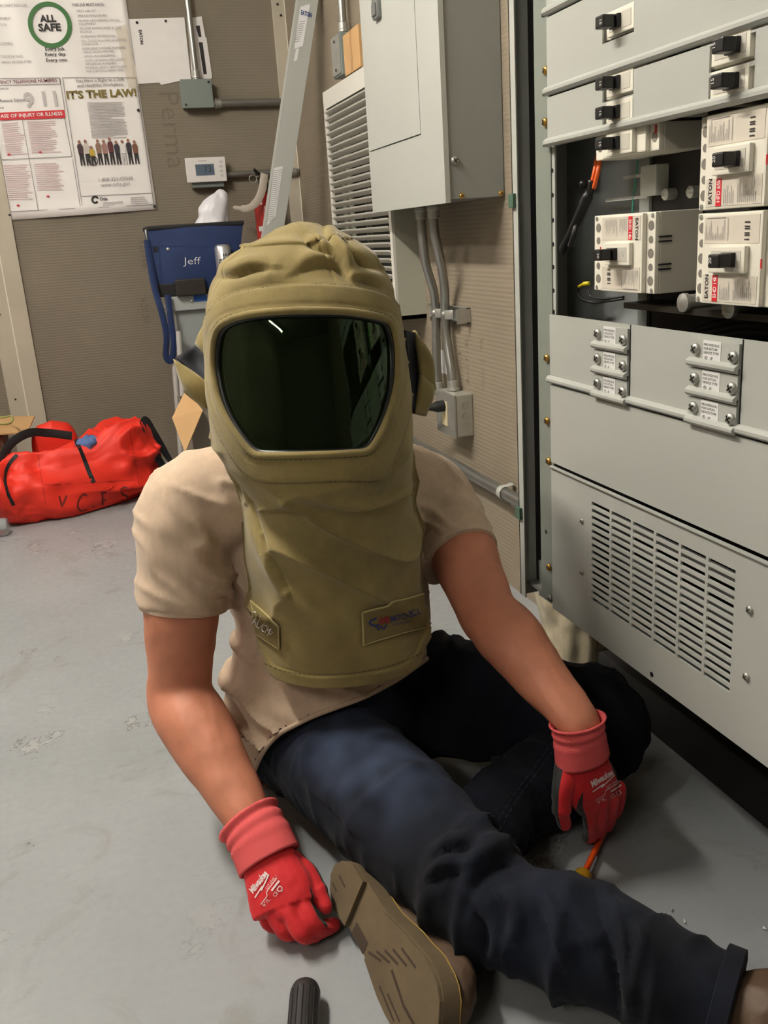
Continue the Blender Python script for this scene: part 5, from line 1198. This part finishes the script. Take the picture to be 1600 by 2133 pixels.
# visor
kv = (sw < 12).reshape(nV, nT)
faces = [(i*nT+j, i*nT+(j+1) % nT, (i+1)*nT+(j+1) % nT, (i+1)*nT+j) for i in range(nV-1) for j in range(nT) if kv[i, j] and kv[i+1, j] and kv[i, (j+1) % nT] and kv[i+1, (j+1) % nT]]
used = sorted({q for f in faces for q in f}); mp_ = {q: i for i, q in enumerate(used)}
Fv = F0-nh*.007
mb = MB(); mb.v = [tuple(Fv[q]) for q in used]; mb.f = [tuple(mp_[q] for q in f) for f in faces]
def visor_mat():
    m = bpy.data.materials.new('dark green visor'); m.use_nodes = True; N = m.node_tree.nodes; L = m.node_tree.links
    for n in list(N):
        if n.type != 'OUTPUT_MATERIAL': N.remove(n)
    out = [n for n in N if n.type == 'OUTPUT_MATERIAL'][0]
    tr_ = N.new('ShaderNodeBsdfTransparent'); tr_.inputs[0].default_value = (.16, .30, .07, 1)
    gl = N.new('ShaderNodeBsdfGlossy'); gl.inputs['Roughness'].default_value = .03; gl.inputs[0].default_value = (.75, 1, .7, 1)
    df_ = N.new('ShaderNodeBsdfDiffuse'); df_.inputs[0].default_value = (.006, .011, .003, 1)
    fr_ = N.new('ShaderNodeFresnel'); fr_.inputs[0].default_value = 1.42
    a = N.new('ShaderNodeMixShader'); a.inputs[0].default_value = .4; L.new(tr_.outputs[0], a.inputs[1]); L.new(df_.outputs[0], a.inputs[2])
    b = N.new('ShaderNodeMixShader'); L.new(fr_.outputs[0], b.inputs[0]); L.new(a.outputs[0], b.inputs[1]); L.new(gl.outputs[0], b.inputs[2]); L.new(b.outputs[0], out.inputs[0])
    return m
mb.build('visor', visor_mat(), hood, smooth=True, solid=.0025)
# stitched seams, patches
m_kst = M('khaki stitch', (84, 72, 42), .9)
o = pxribbon(dashes(O_, 7, 3), hbv, .0012, m_kst, hood, 'seam_stitching', off=.0006); o['kind'] = 'stuff'
Wo = [(636+(x-636)*1.045, 800+(y-800)*1.055) for x, y in W_]
o = pxribbon(dashes(Wo, 7, 3), hbv, .0010, m_kst, hood, 'seam_stitching', off=.0006); o['kind'] = 'stuff'
o = pxribbon(dashes(pxspl([(542, 1378), (600, 1400), (690, 1406), (790, 1392), (870, 1365), (896, 1340)]), 7, 3), hbv, .0012, m_kst, hood, 'seam_stitching', off=.0006); o['kind'] = 'stuff'
# patches at the bib bottom
m_patch = M('khaki patch', (122, 107, 66), .9, var=.1, vs_=20, bump=.25, bs=420)
def patch(corner, name):
    tl_, tr_, br_, bl_ = [np.array(q, float) for q in corner]; G = []
    for v in np.linspace(0, 1, 16):
        row = []
        for u in np.linspace(0, 1, 24):
            p = (tl_*(1-u)+tr_*u)*(1-v)+(bl_*(1-u)+br_*u)*v; h = pxcast(p[0], p[1], hbv)
            k_ = 0
            while h is None and k_ < 40: k_ += 1; h = pxcast(p[0]+(700-p[0])*.025*k_, p[1], hbv)
            row.append(h[0]+h[1]*.0035)
        G.append(row)
    o = MB().grid(np.array(G)).build(name, m_patch, hood, smooth=True, solid=.0015)
    E_ = dense([tl_, tr_, br_, bl_, tl_], 5); pts = []
    for p in E_:
        h = pxcast(p[0], p[1], hbv)
        if h: pts.append(h[0]+h[1]*.0038)
    MB().tube(pts, .0016, 6).build('patch_edge', M('pale khaki edge', (176, 162, 112), .9), o, smooth=True); return o
p1 = patch(((753, 1274), (882, 1236), (886, 1302), (756, 1342)), 'maker_patch'); p2 = patch(((527, 1252), (583, 1302), (585, 1350), (538, 1318)), 'rating_patch')
pb_ = bvh_of(p1.data); m_bluet = M('blue thread', (44, 52, 110), .8); m_redt = M('dark red thread', (140, 44, 44), .8)
pxtext('MITCHELL', 813, 1294, 12, .245, pb_, m_bluet, p1, 'embroidered_lettering', fit=62, bold=.03, off=.0030)
pxtext('instrument', 815, 1303, 5, .245, pb_, m_bluet, p1, 'embroidered_lettering', fit=42, off=.0030)
pxribbon([[(788, 1300), (792, 1284), (796, 1298), (801, 1282), (804, 1297)], [(806, 1281), (808, 1297)]], pb_, .0035, m_redt, p1, 'embroidered_emblem', off=.0030)
pxribbon([pxspl([(783, 1286), (772, 1291), (769, 1298), (780, 1302), (788, 1300)]), [(783, 1303), (787, 1311), (792, 1303), (797, 1310), (803, 1300)]], pb_, .003, m_bluet, p1, 'embroidered_emblem', off=.0030)
pb_ = bvh_of(p2.data); m_wt = M('white thread bright', (225, 224, 218), .8)
pxtext('CAL/CM', 525, 1290, 18, -.66, hbv, m_wt, p2, 'embroidered_lettering', fit=52, bold=0, off=.0062, shear=-.5)
pxtext('2', 567, 1316, 8, -.6, hbv, m_wt, p2, 'embroidered_lettering', off=.0062)
# side capes behind the hood
m_lin = M('dark lining', (30, 32, 40), .8, var=.2, vs_=40)
def quadpatch(c, mat, name, bulge=0.0, n=9, th_=.004):
    c = [np.array(q) for q in c]; nv = nrm(np.cross(c[1]-c[0], c[3]-c[0])); nv = nv if nv @ (CO-c[0]) > 0 else -nv; G = []
    for v in np.linspace(0, 1, n): G.append([(c[0]*(1-u)+c[1]*u)*(1-v)+(c[3]*(1-u)+c[2]*u)*v+nv*bulge*math.sin(math.pi*u)*math.sin(math.pi*v) for u in np.linspace(0, 1, n)])
    return MB().grid(np.array(G)).build(name, mat, hood, smooth=True, solid=th_, sol_off=0)
quadpatch([PY(408, 715, 1.36), PY(436, 655, 1.33), PY(442, 745, 1.30), PY(425, 735, 1.33)], m_khaki, 'side_cape', .01)
quadpatch([PY(366, 745, 1.36), PY(404, 722, 1.38), PY(440, 735, 1.36), PY(436, 800, 1.33)], m_lin, 'cape_lining', -.01)
quadpatch([PY(362, 748, 1.355), PY(436, 800, 1.325), PY(432, 852, 1.32), PY(388, 818, 1.34)], m_khaki, 'side_cape', .012, th_=.006)
quadpatch([PY(842, 688, 1.36), PY(872, 694, 1.40), PY(880, 800, 1.38), PY(862, 860, 1.34)], m_lin, 'cape_lining', -.01)
quadpatch([PY(862, 688, 1.39), PY(893, 735, 1.41), PY(906, 812, 1.40), PY(876, 790, 1.37)], m_khaki, 'side_cape', .012, th_=.006)
quadpatch([PY(876, 780, 1.37), PY(906, 805, 1.40), PY(885, 866, 1.37), PY(862, 862, 1.34)], m_khaki, 'side_cape', .012, th_=.006)
# ------------------------------------------------------------------ gloves
def glove_mat():
    m = bpy.data.materials.new('red glove knit'); m.use_nodes = True; N = m.node_tree.nodes; L = m.node_tree.links; b = N['Principled BSDF']
    at = N.new('ShaderNodeAttribute'); at.attribute_name = 'coat'; mx = N.new('ShaderNodeMix'); mx.data_type = 'RGBA'
    st_ = N.new('ShaderNodeMapRange'); st_.inputs[1].default_value = .45; st_.inputs[2].default_value = .55; L.new(at.outputs['Fac'], st_.inputs[0]); L.new(st_.outputs[0], mx.inputs[0])
    mx.inputs[6].default_value = lin((204, 26, 34)); mx.inputs[7].default_value = lin((34, 34, 35)); L.new(mx.outputs[2], b.inputs['Base Color']); b.inputs['Roughness'].default_value = .75; b.inputs['Sheen Weight'].default_value = .1
    tc = N.new('ShaderNodeTexCoord'); n = N.new('ShaderNodeTexNoise'); n.inputs['Scale'].default_value = 900; L.new(tc.outputs['Object'], n.inputs[0]); bp = N.new('ShaderNodeBump'); bp.inputs['Strength'].default_value = .2; bp.inputs['Distance'].default_value = .001; L.new(n.outputs[0], bp.inputs['Height']); L.new(bp.outputs[0], b.inputs['Normal'])
    return m
m_glove = glove_mat(); m_cuff = M('pink red rib knit', (222, 90, 92), .85, bump=.3, bs=600)
def glove(name, palm, prad, wdir, fingers, palmdir, cuff, cr, label):
    mb = MB(); limb(mb, palm, prad, 20, 6, ref=wdir)
    chains = []
    for pts, rad in fingers:
        P = spl(pts, 6); r = np.interp(np.linspace(0, 1, len(P)), np.linspace(0, 1, len(rad)), rad)
        mb.tube(P, list(r), 14); mb.ball(P[-1], r[-1]*.97, 12); mb.ball(P[0], r[0]*.97, 12)
        for q in pts[1:-1]: mb.ball(q, rad[1]*1.0, 10)
        chains.append(P)
    me = remesh(mb, .0022, 3)
    V = arr(me); best = np.full(len(V), 9.); off = np.zeros(len(V))
    pdn = nrm(palmdir)
    for P, w in [(spl(palm, 6), 1.0)]+[(c, .8) for c in chains]:
        S, D, r = bonecoord(V, P); k = r*w < best; best[k] = (r*w)[k]; off[k] = (D @ pdn)[k]
    at = me.attributes.new('coat', 'FLOAT', 'POINT'); at.data.foreach_set('value', ss(.0005, .0035, off))
    V = V+norms(me)*(.0009*fbm(V*60, 2))[:, None]; V[:, 2] = np.maximum(V[:, 2], .0015); setv(me, V)
    g = finish(name, me, m_glove, man, smooth=True); g['label'] = label
    cp = spl(cuff, 10); rr_ = np.interp(np.linspace(0, 1, len(cp)), np.linspace(0, 1, len(cr)), [c[0] for c in cr]); r2 = np.interp(np.linspace(0, 1, len(cp)), np.linspace(0, 1, len(cr)), [c[1] for c in cr])
    n = 72; mbc = MB(); rip = []
    P2 = []; R2 = []
    for i, p in enumerate(cp):
        t = i/(len(cp)-1); wv = 1+.055*math.sin(t*24+.4)*(t < .62)*(1-t)+.09*math.exp(-(t/.06)**2)
        P2.append(p); R2.append((rr_[i]*wv, r2[i]*wv))
    mbc.tube(P2, R2, n, ref=wdir, caps=False)
    vv = np.array(mbc.v).reshape(len(P2), n, 3); c = vv.mean(1, keepdims=True); k = 1+.012*np.cos(np.arange(n)*math.pi)[None, :, None]; vv = c+(vv-c)*k
    mbc.v = [tuple(q) for q in vv.reshape(-1, 3)]
    mbc.build('cuff', m_cuff, g, smooth=True, solid=.003, sol_off=0)
    return g
q = PZ
palmR = [q(548, 1772, .100), q(566, 1812, .083), q(583, 1858, .066), q(592, 1895, .052)]
gR = glove('work_glove', palmR, [(.036, .025), (.041, .025), (.046, .024), (.045, .019)], q(640, 1850, .07)-q(525, 1888, .05),
      [([q(628, 1878, .060), q(651, 1922, .042), q(672, 1937, .022), q(697, 1926, .014)], [.0125, .0118, .0108, .0098]), ([q(603, 1900, .054), q(629, 1944, .034), q(655, 1946, .016), q(684, 1926, .012)], [.0128, .012, .011, .0098]),
       ([q(573, 1903, .048), q(593, 1940, .028), q(620, 1942, .014), q(650, 1922, .012)], [.0124, .0115, .0105, .0095]), ([q(546, 1890, .042), q(560, 1922, .026), q(580, 1930, .013), q(606, 1915, .011)], [.0112, .0104, .0095, .0088]),
       ([q(606, 1795, .082), q(640, 1822, .072), q(662, 1860, .058), q(679, 1888, .047)], [.0185, .0155, .0128, .0108])],
      A3(.72, .50, -.48), [q(517, 1706, .128), q(540, 1745, .112), q(562, 1795, .090)], [(.042, .034), (.043, .033), (.0445, .031)], 'red knit glove with black palm resting on the floor')
q = PY
palmL = [q(1210, 1560, 1.012), q(1216, 1590, 1.008), q(1232, 1632, 1.002), q(1246, 1662, 1.004)]
gL = glove('work_glove', palmL, [(.034, .024), (.039, .025), (.044, .024), (.038, .020)], q(1300, 1625, 1.02)-q(1170, 1640, .995),
      [([q(1222, 1660, .992), q(1230, 1705, 1.002), q(1231, 1738, 1.03), q(1225, 1745, 1.055)], [.0125, .0118, .0105, .0095]), ([q(1250, 1668, .992), q(1250, 1708, 1.008), q(1247, 1732, 1.04), q(1240, 1738, 1.065)], [.0126, .0118, .0105, .0095]),
       ([q(1273, 1660, .998), q(1270, 1695, 1.015), q(1264, 1718, 1.045), q(1256, 1722, 1.07)], [.0122, .0115, .0102, .0092]), ([q(1290, 1640, 1.008), q(1288, 1672, 1.025), q(1280, 1692, 1.05), q(1270, 1700, 1.07)], [.0112, .0104, .0095, .0088]),
       ([q(1184, 1590, 1.010), q(1172, 1640, .992), q(1170, 1684, .988), q(1176, 1716, .992)], [.0185, .0150, .0122, .0100])],
      A3(-.75, .62, .05), [q(1203, 1500, 1.016), q(1207, 1535, 1.013), q(1214, 1582, 1.009)], [(.038, .031), (.038, .030), (.042, .030)], 'red knit glove with black palm hanging over the shin')
m_gw = M('white glove print', (232, 214, 212), .7)
for g_, (x, y, an, k) in ((gR, (528, 1862, .93, 1.0)), (gL, (1233, 1640, .55, 1.0))):
    gv = bvh_of(g_.data); ca_, sa_ = math.cos(an), math.sin(an)
    def lp(u, v): return (x+u*ca_-v*sa_, y-u*sa_-v*ca_)
    pxtext('Milwaukee', *lp(0, 0), 13, an, gv, m_gw, g_, 'glove_lettering', fit=52, shear=.35, bold=.05)
    pxribbon([[lp(-4, -8), lp(24, -6)], [lp(16, -10), lp(52, -2)], [lp(24, -6), lp(16, -10)]], gv, .002, m_gw, g_, 'lightning_mark')
    pxtext('CUT LEVEL 1', *lp(24, -18), 5, an, gv, m_gw, g_, 'glove_lettering', fit=34)
    pxribbon([[lp(-8, -26), lp(14, -26), lp(20, -20), lp(56, -20)]], gv, .0013, m_gw, g_, 'glove_line')
    pxribbon([[lp(28, -27), lp(54, -27)]], gv, .0028, m_gw, g_, 'glove_line')
    pxtext('CE', *lp(22, -41), 8, an, gv, m_gw, g_, 'glove_lettering', fit=10)
    pxtext('9"/L', *lp(-8, -36), 7, an, gv, m_gw, g_, 'glove_lettering', fit=20)
    pxribbon([[lp(36, -34), lp(46, -34), lp(46, -40), lp(41, -44), lp(36, -40), lp(36, -34)]], gv, .0014, m_gw, g_, 'shield_mark')
# ------------------------------------------------------------------ boots
m_leather = M('brown work leather', (74, 56, 41), .6, var=.3, vs_=14, bump=.35, bs=90); m_sole = M('worn rubber sole', (94, 80, 59), .75, var=.16, vs_=18, bump=.3, bs=70)
m_tread = M('dark tread groove', (58, 46, 34), .9); m_yst = M('yellow welt stitch', (140, 112, 44), .8)
def boot(o, u, n, label, shaft=.22):
    """o heel end on the sole plane, u heel to toe, n out of the sole"""
    u = nrm(u); n = nrm(np.array(n)-u*(np.array(n) @ u)); wd = np.cross(n, u)
    if wd[2] < 0: wd = -wd
    def P(l, w_, h): return np.array(o)+u*l+wd*w_-n*h
    Ls = np.linspace(0, 1, 25); Lb = .31
    half = np.interp(Ls, [0, .03, .12, .3, .45, .62, .78, .9, .97, 1], [.008, .022, .036, .034, .035, .047, .052, .044, .026, .006])
    cen = np.interp(Ls, [0, .3, .5, .7, 1], [0, 0, -.002, -.004, .004])
    outl = [(Lb*l, c-h) for l, c, h in zip(Ls, cen, half)]+[(Lb*l, c+h) for l, c, h in zip(Ls[::-1], cen[::-1], half[::-1])]
    b = MB(); k = len(outl)
    b.add([P(l, w_, .006) for l, w_ in outl]+[P(l, w_, .030) for l, w_ in outl], [tuple(range(k)), tuple(range(k, 2*k))]+[(i, (i+1) % k, k+(i+1) % k, k+i) for i in range(k)])
    mb = MB()
    secs = [(.0, .012, .02, .10), (.03, .034, .025, .150), (.09, .040, .026, .165), (.13, .038, .026, .155), (.16, .037, .027, .125), (.19, .040, .027, .105), (.22, .044, .027, .090), (.25, .045, .027, .080), (.28, .038, .028, .068), (.30, .022, .03, .05)]
    G = []
    for l, hw, h0, h1 in secs:
        row = []
        for a in np.linspace(0, 2*math.pi, 25)[:-1]:
            cc_, s_ = math.cos(a), math.sin(a); row.append(P(l, hw*1.04*np.sign(cc_)*abs(cc_)**.7+.0, (h0+h1)/2+(h1-h0)/2*np.sign(s_)*abs(s_)**.7))
        G.append(row)
    vs2 = [p for r in G for p in r]; nn = 24
    mb.add(vs2, [(i*nn+j, i*nn+(j+1) % nn, (i+1)*nn+(j+1) % nn, (i+1)*nn+j) for i in range(len(secs)-1) for j in range(nn)]+[tuple(range(nn))[::-1], tuple(range((len(secs)-1)*nn, len(secs)*nn))])
    limb(mb, [P(.085, 0, .06), P(.082, 0, (.06+shaft)/2), P(.078, 0, shaft)], [.046, .049, .050])
    me = remesh(mb, .004, 6); V = arr(me); V = V+norms(me)*(.004*fbm(V*18, 3)+.003*(1-np.abs(vnoise(V*30)))**4)[:, None]; V[:, 2] = np.maximum(V[:, 2], .002); setv(me, V)
    up = finish('boot', me, m_leather, man, smooth=True); up['label'] = label
    so_ = b.build('sole', m_sole, up, smooth=50)
    # heel block and forefoot pad stand proud of the shank
    hb = [(l, w_) for l, w_ in outl if l < .085]; f_ = Fr(o, u, wd); sgn = 1 if f_.c @ n > 0 else -1
    MB().prism([(l, w_*.97) for l, w_ in hb], -.006*sgn, .001*sgn, f_).build('heel_block', m_sole, up)
    ff_ = [(l, w_*.95) for l, w_ in outl if l > .135]; MB().prism(ff_, -.006*sgn, -.001*sgn, f_).build('forefoot_pad', m_sole, up)
    def groove(pts, w_, h=.0004): strokes([pts], Fr(np.array(o)+n*h, u, wd) if sgn > 0 else Fr(np.array(o)+n*h, u, wd), w_, m_tread, up, 'tread_groove', off=0)
    for k in range(5): groove([(.145+.014*k, -.022+.012*k), (.175+.016*k, -.012+.010*k)], .0035, -.0006)
    groove([(.02, .005), (.045, .003)], .003, .0014); groove([(.012, -.012), (.03, -.014)], .003, .0014)
    groove([(.20, -.005), (.245, -.018), (.295, -.020)], .0045, -.0006); groove([(.19, -.035), (.24, -.043)], .003, -.0006); groove([(.21, -.030), (.25, -.036)], .003, -.0006)
    groove([(.09, -.026), (.13, -.028)], .018, -.0058+.0003)
    tp_ = [P(l, w_*1.0, .031) for l, w_ in outl if l > .1 and w_ > 0]
    MB().tube(tp_, .0009, 6).build('welt_stitch', m_yst, up, smooth=True)
    return up
boot(PZ(694, 1812, .062), A3(.035, -.31, -.002), A3(-.86, -.10, .46), 'dusty brown work boot lying on its side with worn sole')
ax = nrm(AR-KR); bo2 = AR+ax*.10
ub_ = nrm([.70, .60, .1]); bo2 = AR+ax*.20-ub_*.085
boot(A3(bo2[0], bo2[1], .062), ub_, A3(ax[0], ax[1], 0), 'brown work boot on the outstretched leg', .16)
# ------------------------------------------------------------------ tools on the floor
s0_ = PZ(1254, 1742, .016); s1_ = PZ(1216, 1822, .016); dr = nrm(s1_-s0_); ds = np.linalg.norm(s1_-s0_)
dv_ = thing('screwdriver', 'insulated screwdriver with orange shaft and clear yellow handle on the floor', 'screwdriver', s1_*A3(1, 1, 0))
MB().lathe([(.0015, -.06), (.003, -.05), (.0036, -.03), (.0042, -.03), (.0048, ds)], s0_, dr, 12).build('shaft', M('orange insulation', (232, 84, 26), .4), dv_, smooth=40)
MB().lathe([(.006, ds-.002), (.0125, ds), (.0135, ds+.006), (.0125, ds+.012), (.0095, ds+.014)], s0_, dr, 16).build('collar', M('amber plastic', (205, 165, 40), .15, trans=.5), dv_, smooth=40)
MB().lathe([(.0095, ds+.012), (.0115, ds+.03), (.014, ds+.05), (.014, ds+.085), (.012, ds+.10), (.004, ds+.105)], s0_, dr, 8).build('handle', M('orange handle', (225, 80, 24), .35), dv_, smooth=30)
g0 = PZ(637, 2052, .0195); g1 = PZ(622, 2300, .0195); gd = nrm((g1-g0)*A3(1, 1, 0))
fl = thing('flashlight', 'black ribbed cylindrical flashlight lying on the floor near the boot', 'flashlight', g0*A3(1, 1, 0))
prof = [(.004, -.004), (.011, -.002), (.0165, .004), (.019, .012)]+[(.019, .02), (.019, .19), (.021, .20), (.021, .25), (.018, .255)]
MB().lathe(prof, g0, gd, 28).build('barrel', M('black anodised grip', (40, 38, 38), .5, var=.1, vs_=80, bump=.2, bs=300), fl, smooth=35)
xg = nrm(np.cross(gd, [0, 0, 1]))
for k in range(7):
    a = math.radians(20+k*23); off = xg*math.cos(a)*.0186+A3(0, 0, 1)*math.sin(a)*.0186
    MB().tube([g0+off+gd*.018, g0+off+gd*.19], [(.0016, .0010)]*2, 6).build('rib', _mats['black anodised grip'], fl)
text('STREAM', Fr(g0+A3(0, 0, .0194)+gd*.10-xg*.003, -gd, np.cross([0, 0, 1], -gd)), .005, M('grip emboss', (58, 56, 56), .5), fl, 'embossed_lettering') if False else None
# scraps on the floor
random.seed(2)
for i, (x, y) in enumerate(((1398, 1896), (1425, 1922), (60, 1757), (72, 1762), (1592, 1938))):
    p = PZ(x, y, .001); tag(MB().add([p+A3(random.uniform(-.004, .004), random.uniform(-.004, .004), z) for z in (0, .003, .001, .004)], [(0, 1, 2), (0, 2, 3), (0, 3, 1), (1, 3, 2)]).build('paint_chip', M('white chip', (225, 225, 222), .6)), ('tiny white chip on the floor past the screwdriver', 'tiny white chip on the floor past the screwdriver', 'tiny pale chip on the bare floor by the gloved fist', 'tiny pale chip on the bare floor by the gloved fist', 'tiny white chip on the floor below the slotted vent')[i], 'debris', ('chips past the screwdriver', 'chips past the screwdriver', 'chips by the fist', 'chips by the fist', 'chip below the vent')[i])
wp = PZ(915, 1182, .003)
tag(MB().tube(spl([PZ(955, 1120, .003)+A3(.0, .1, 0), PZ(930, 1160, .003), PZ(908, 1192, .003), PZ(895, 1215, .003)], 6), .003, 6).build('thin_cord', _mats['black rubber'], smooth=True), 'thin black cord on the floor behind the elbow', 'cord')
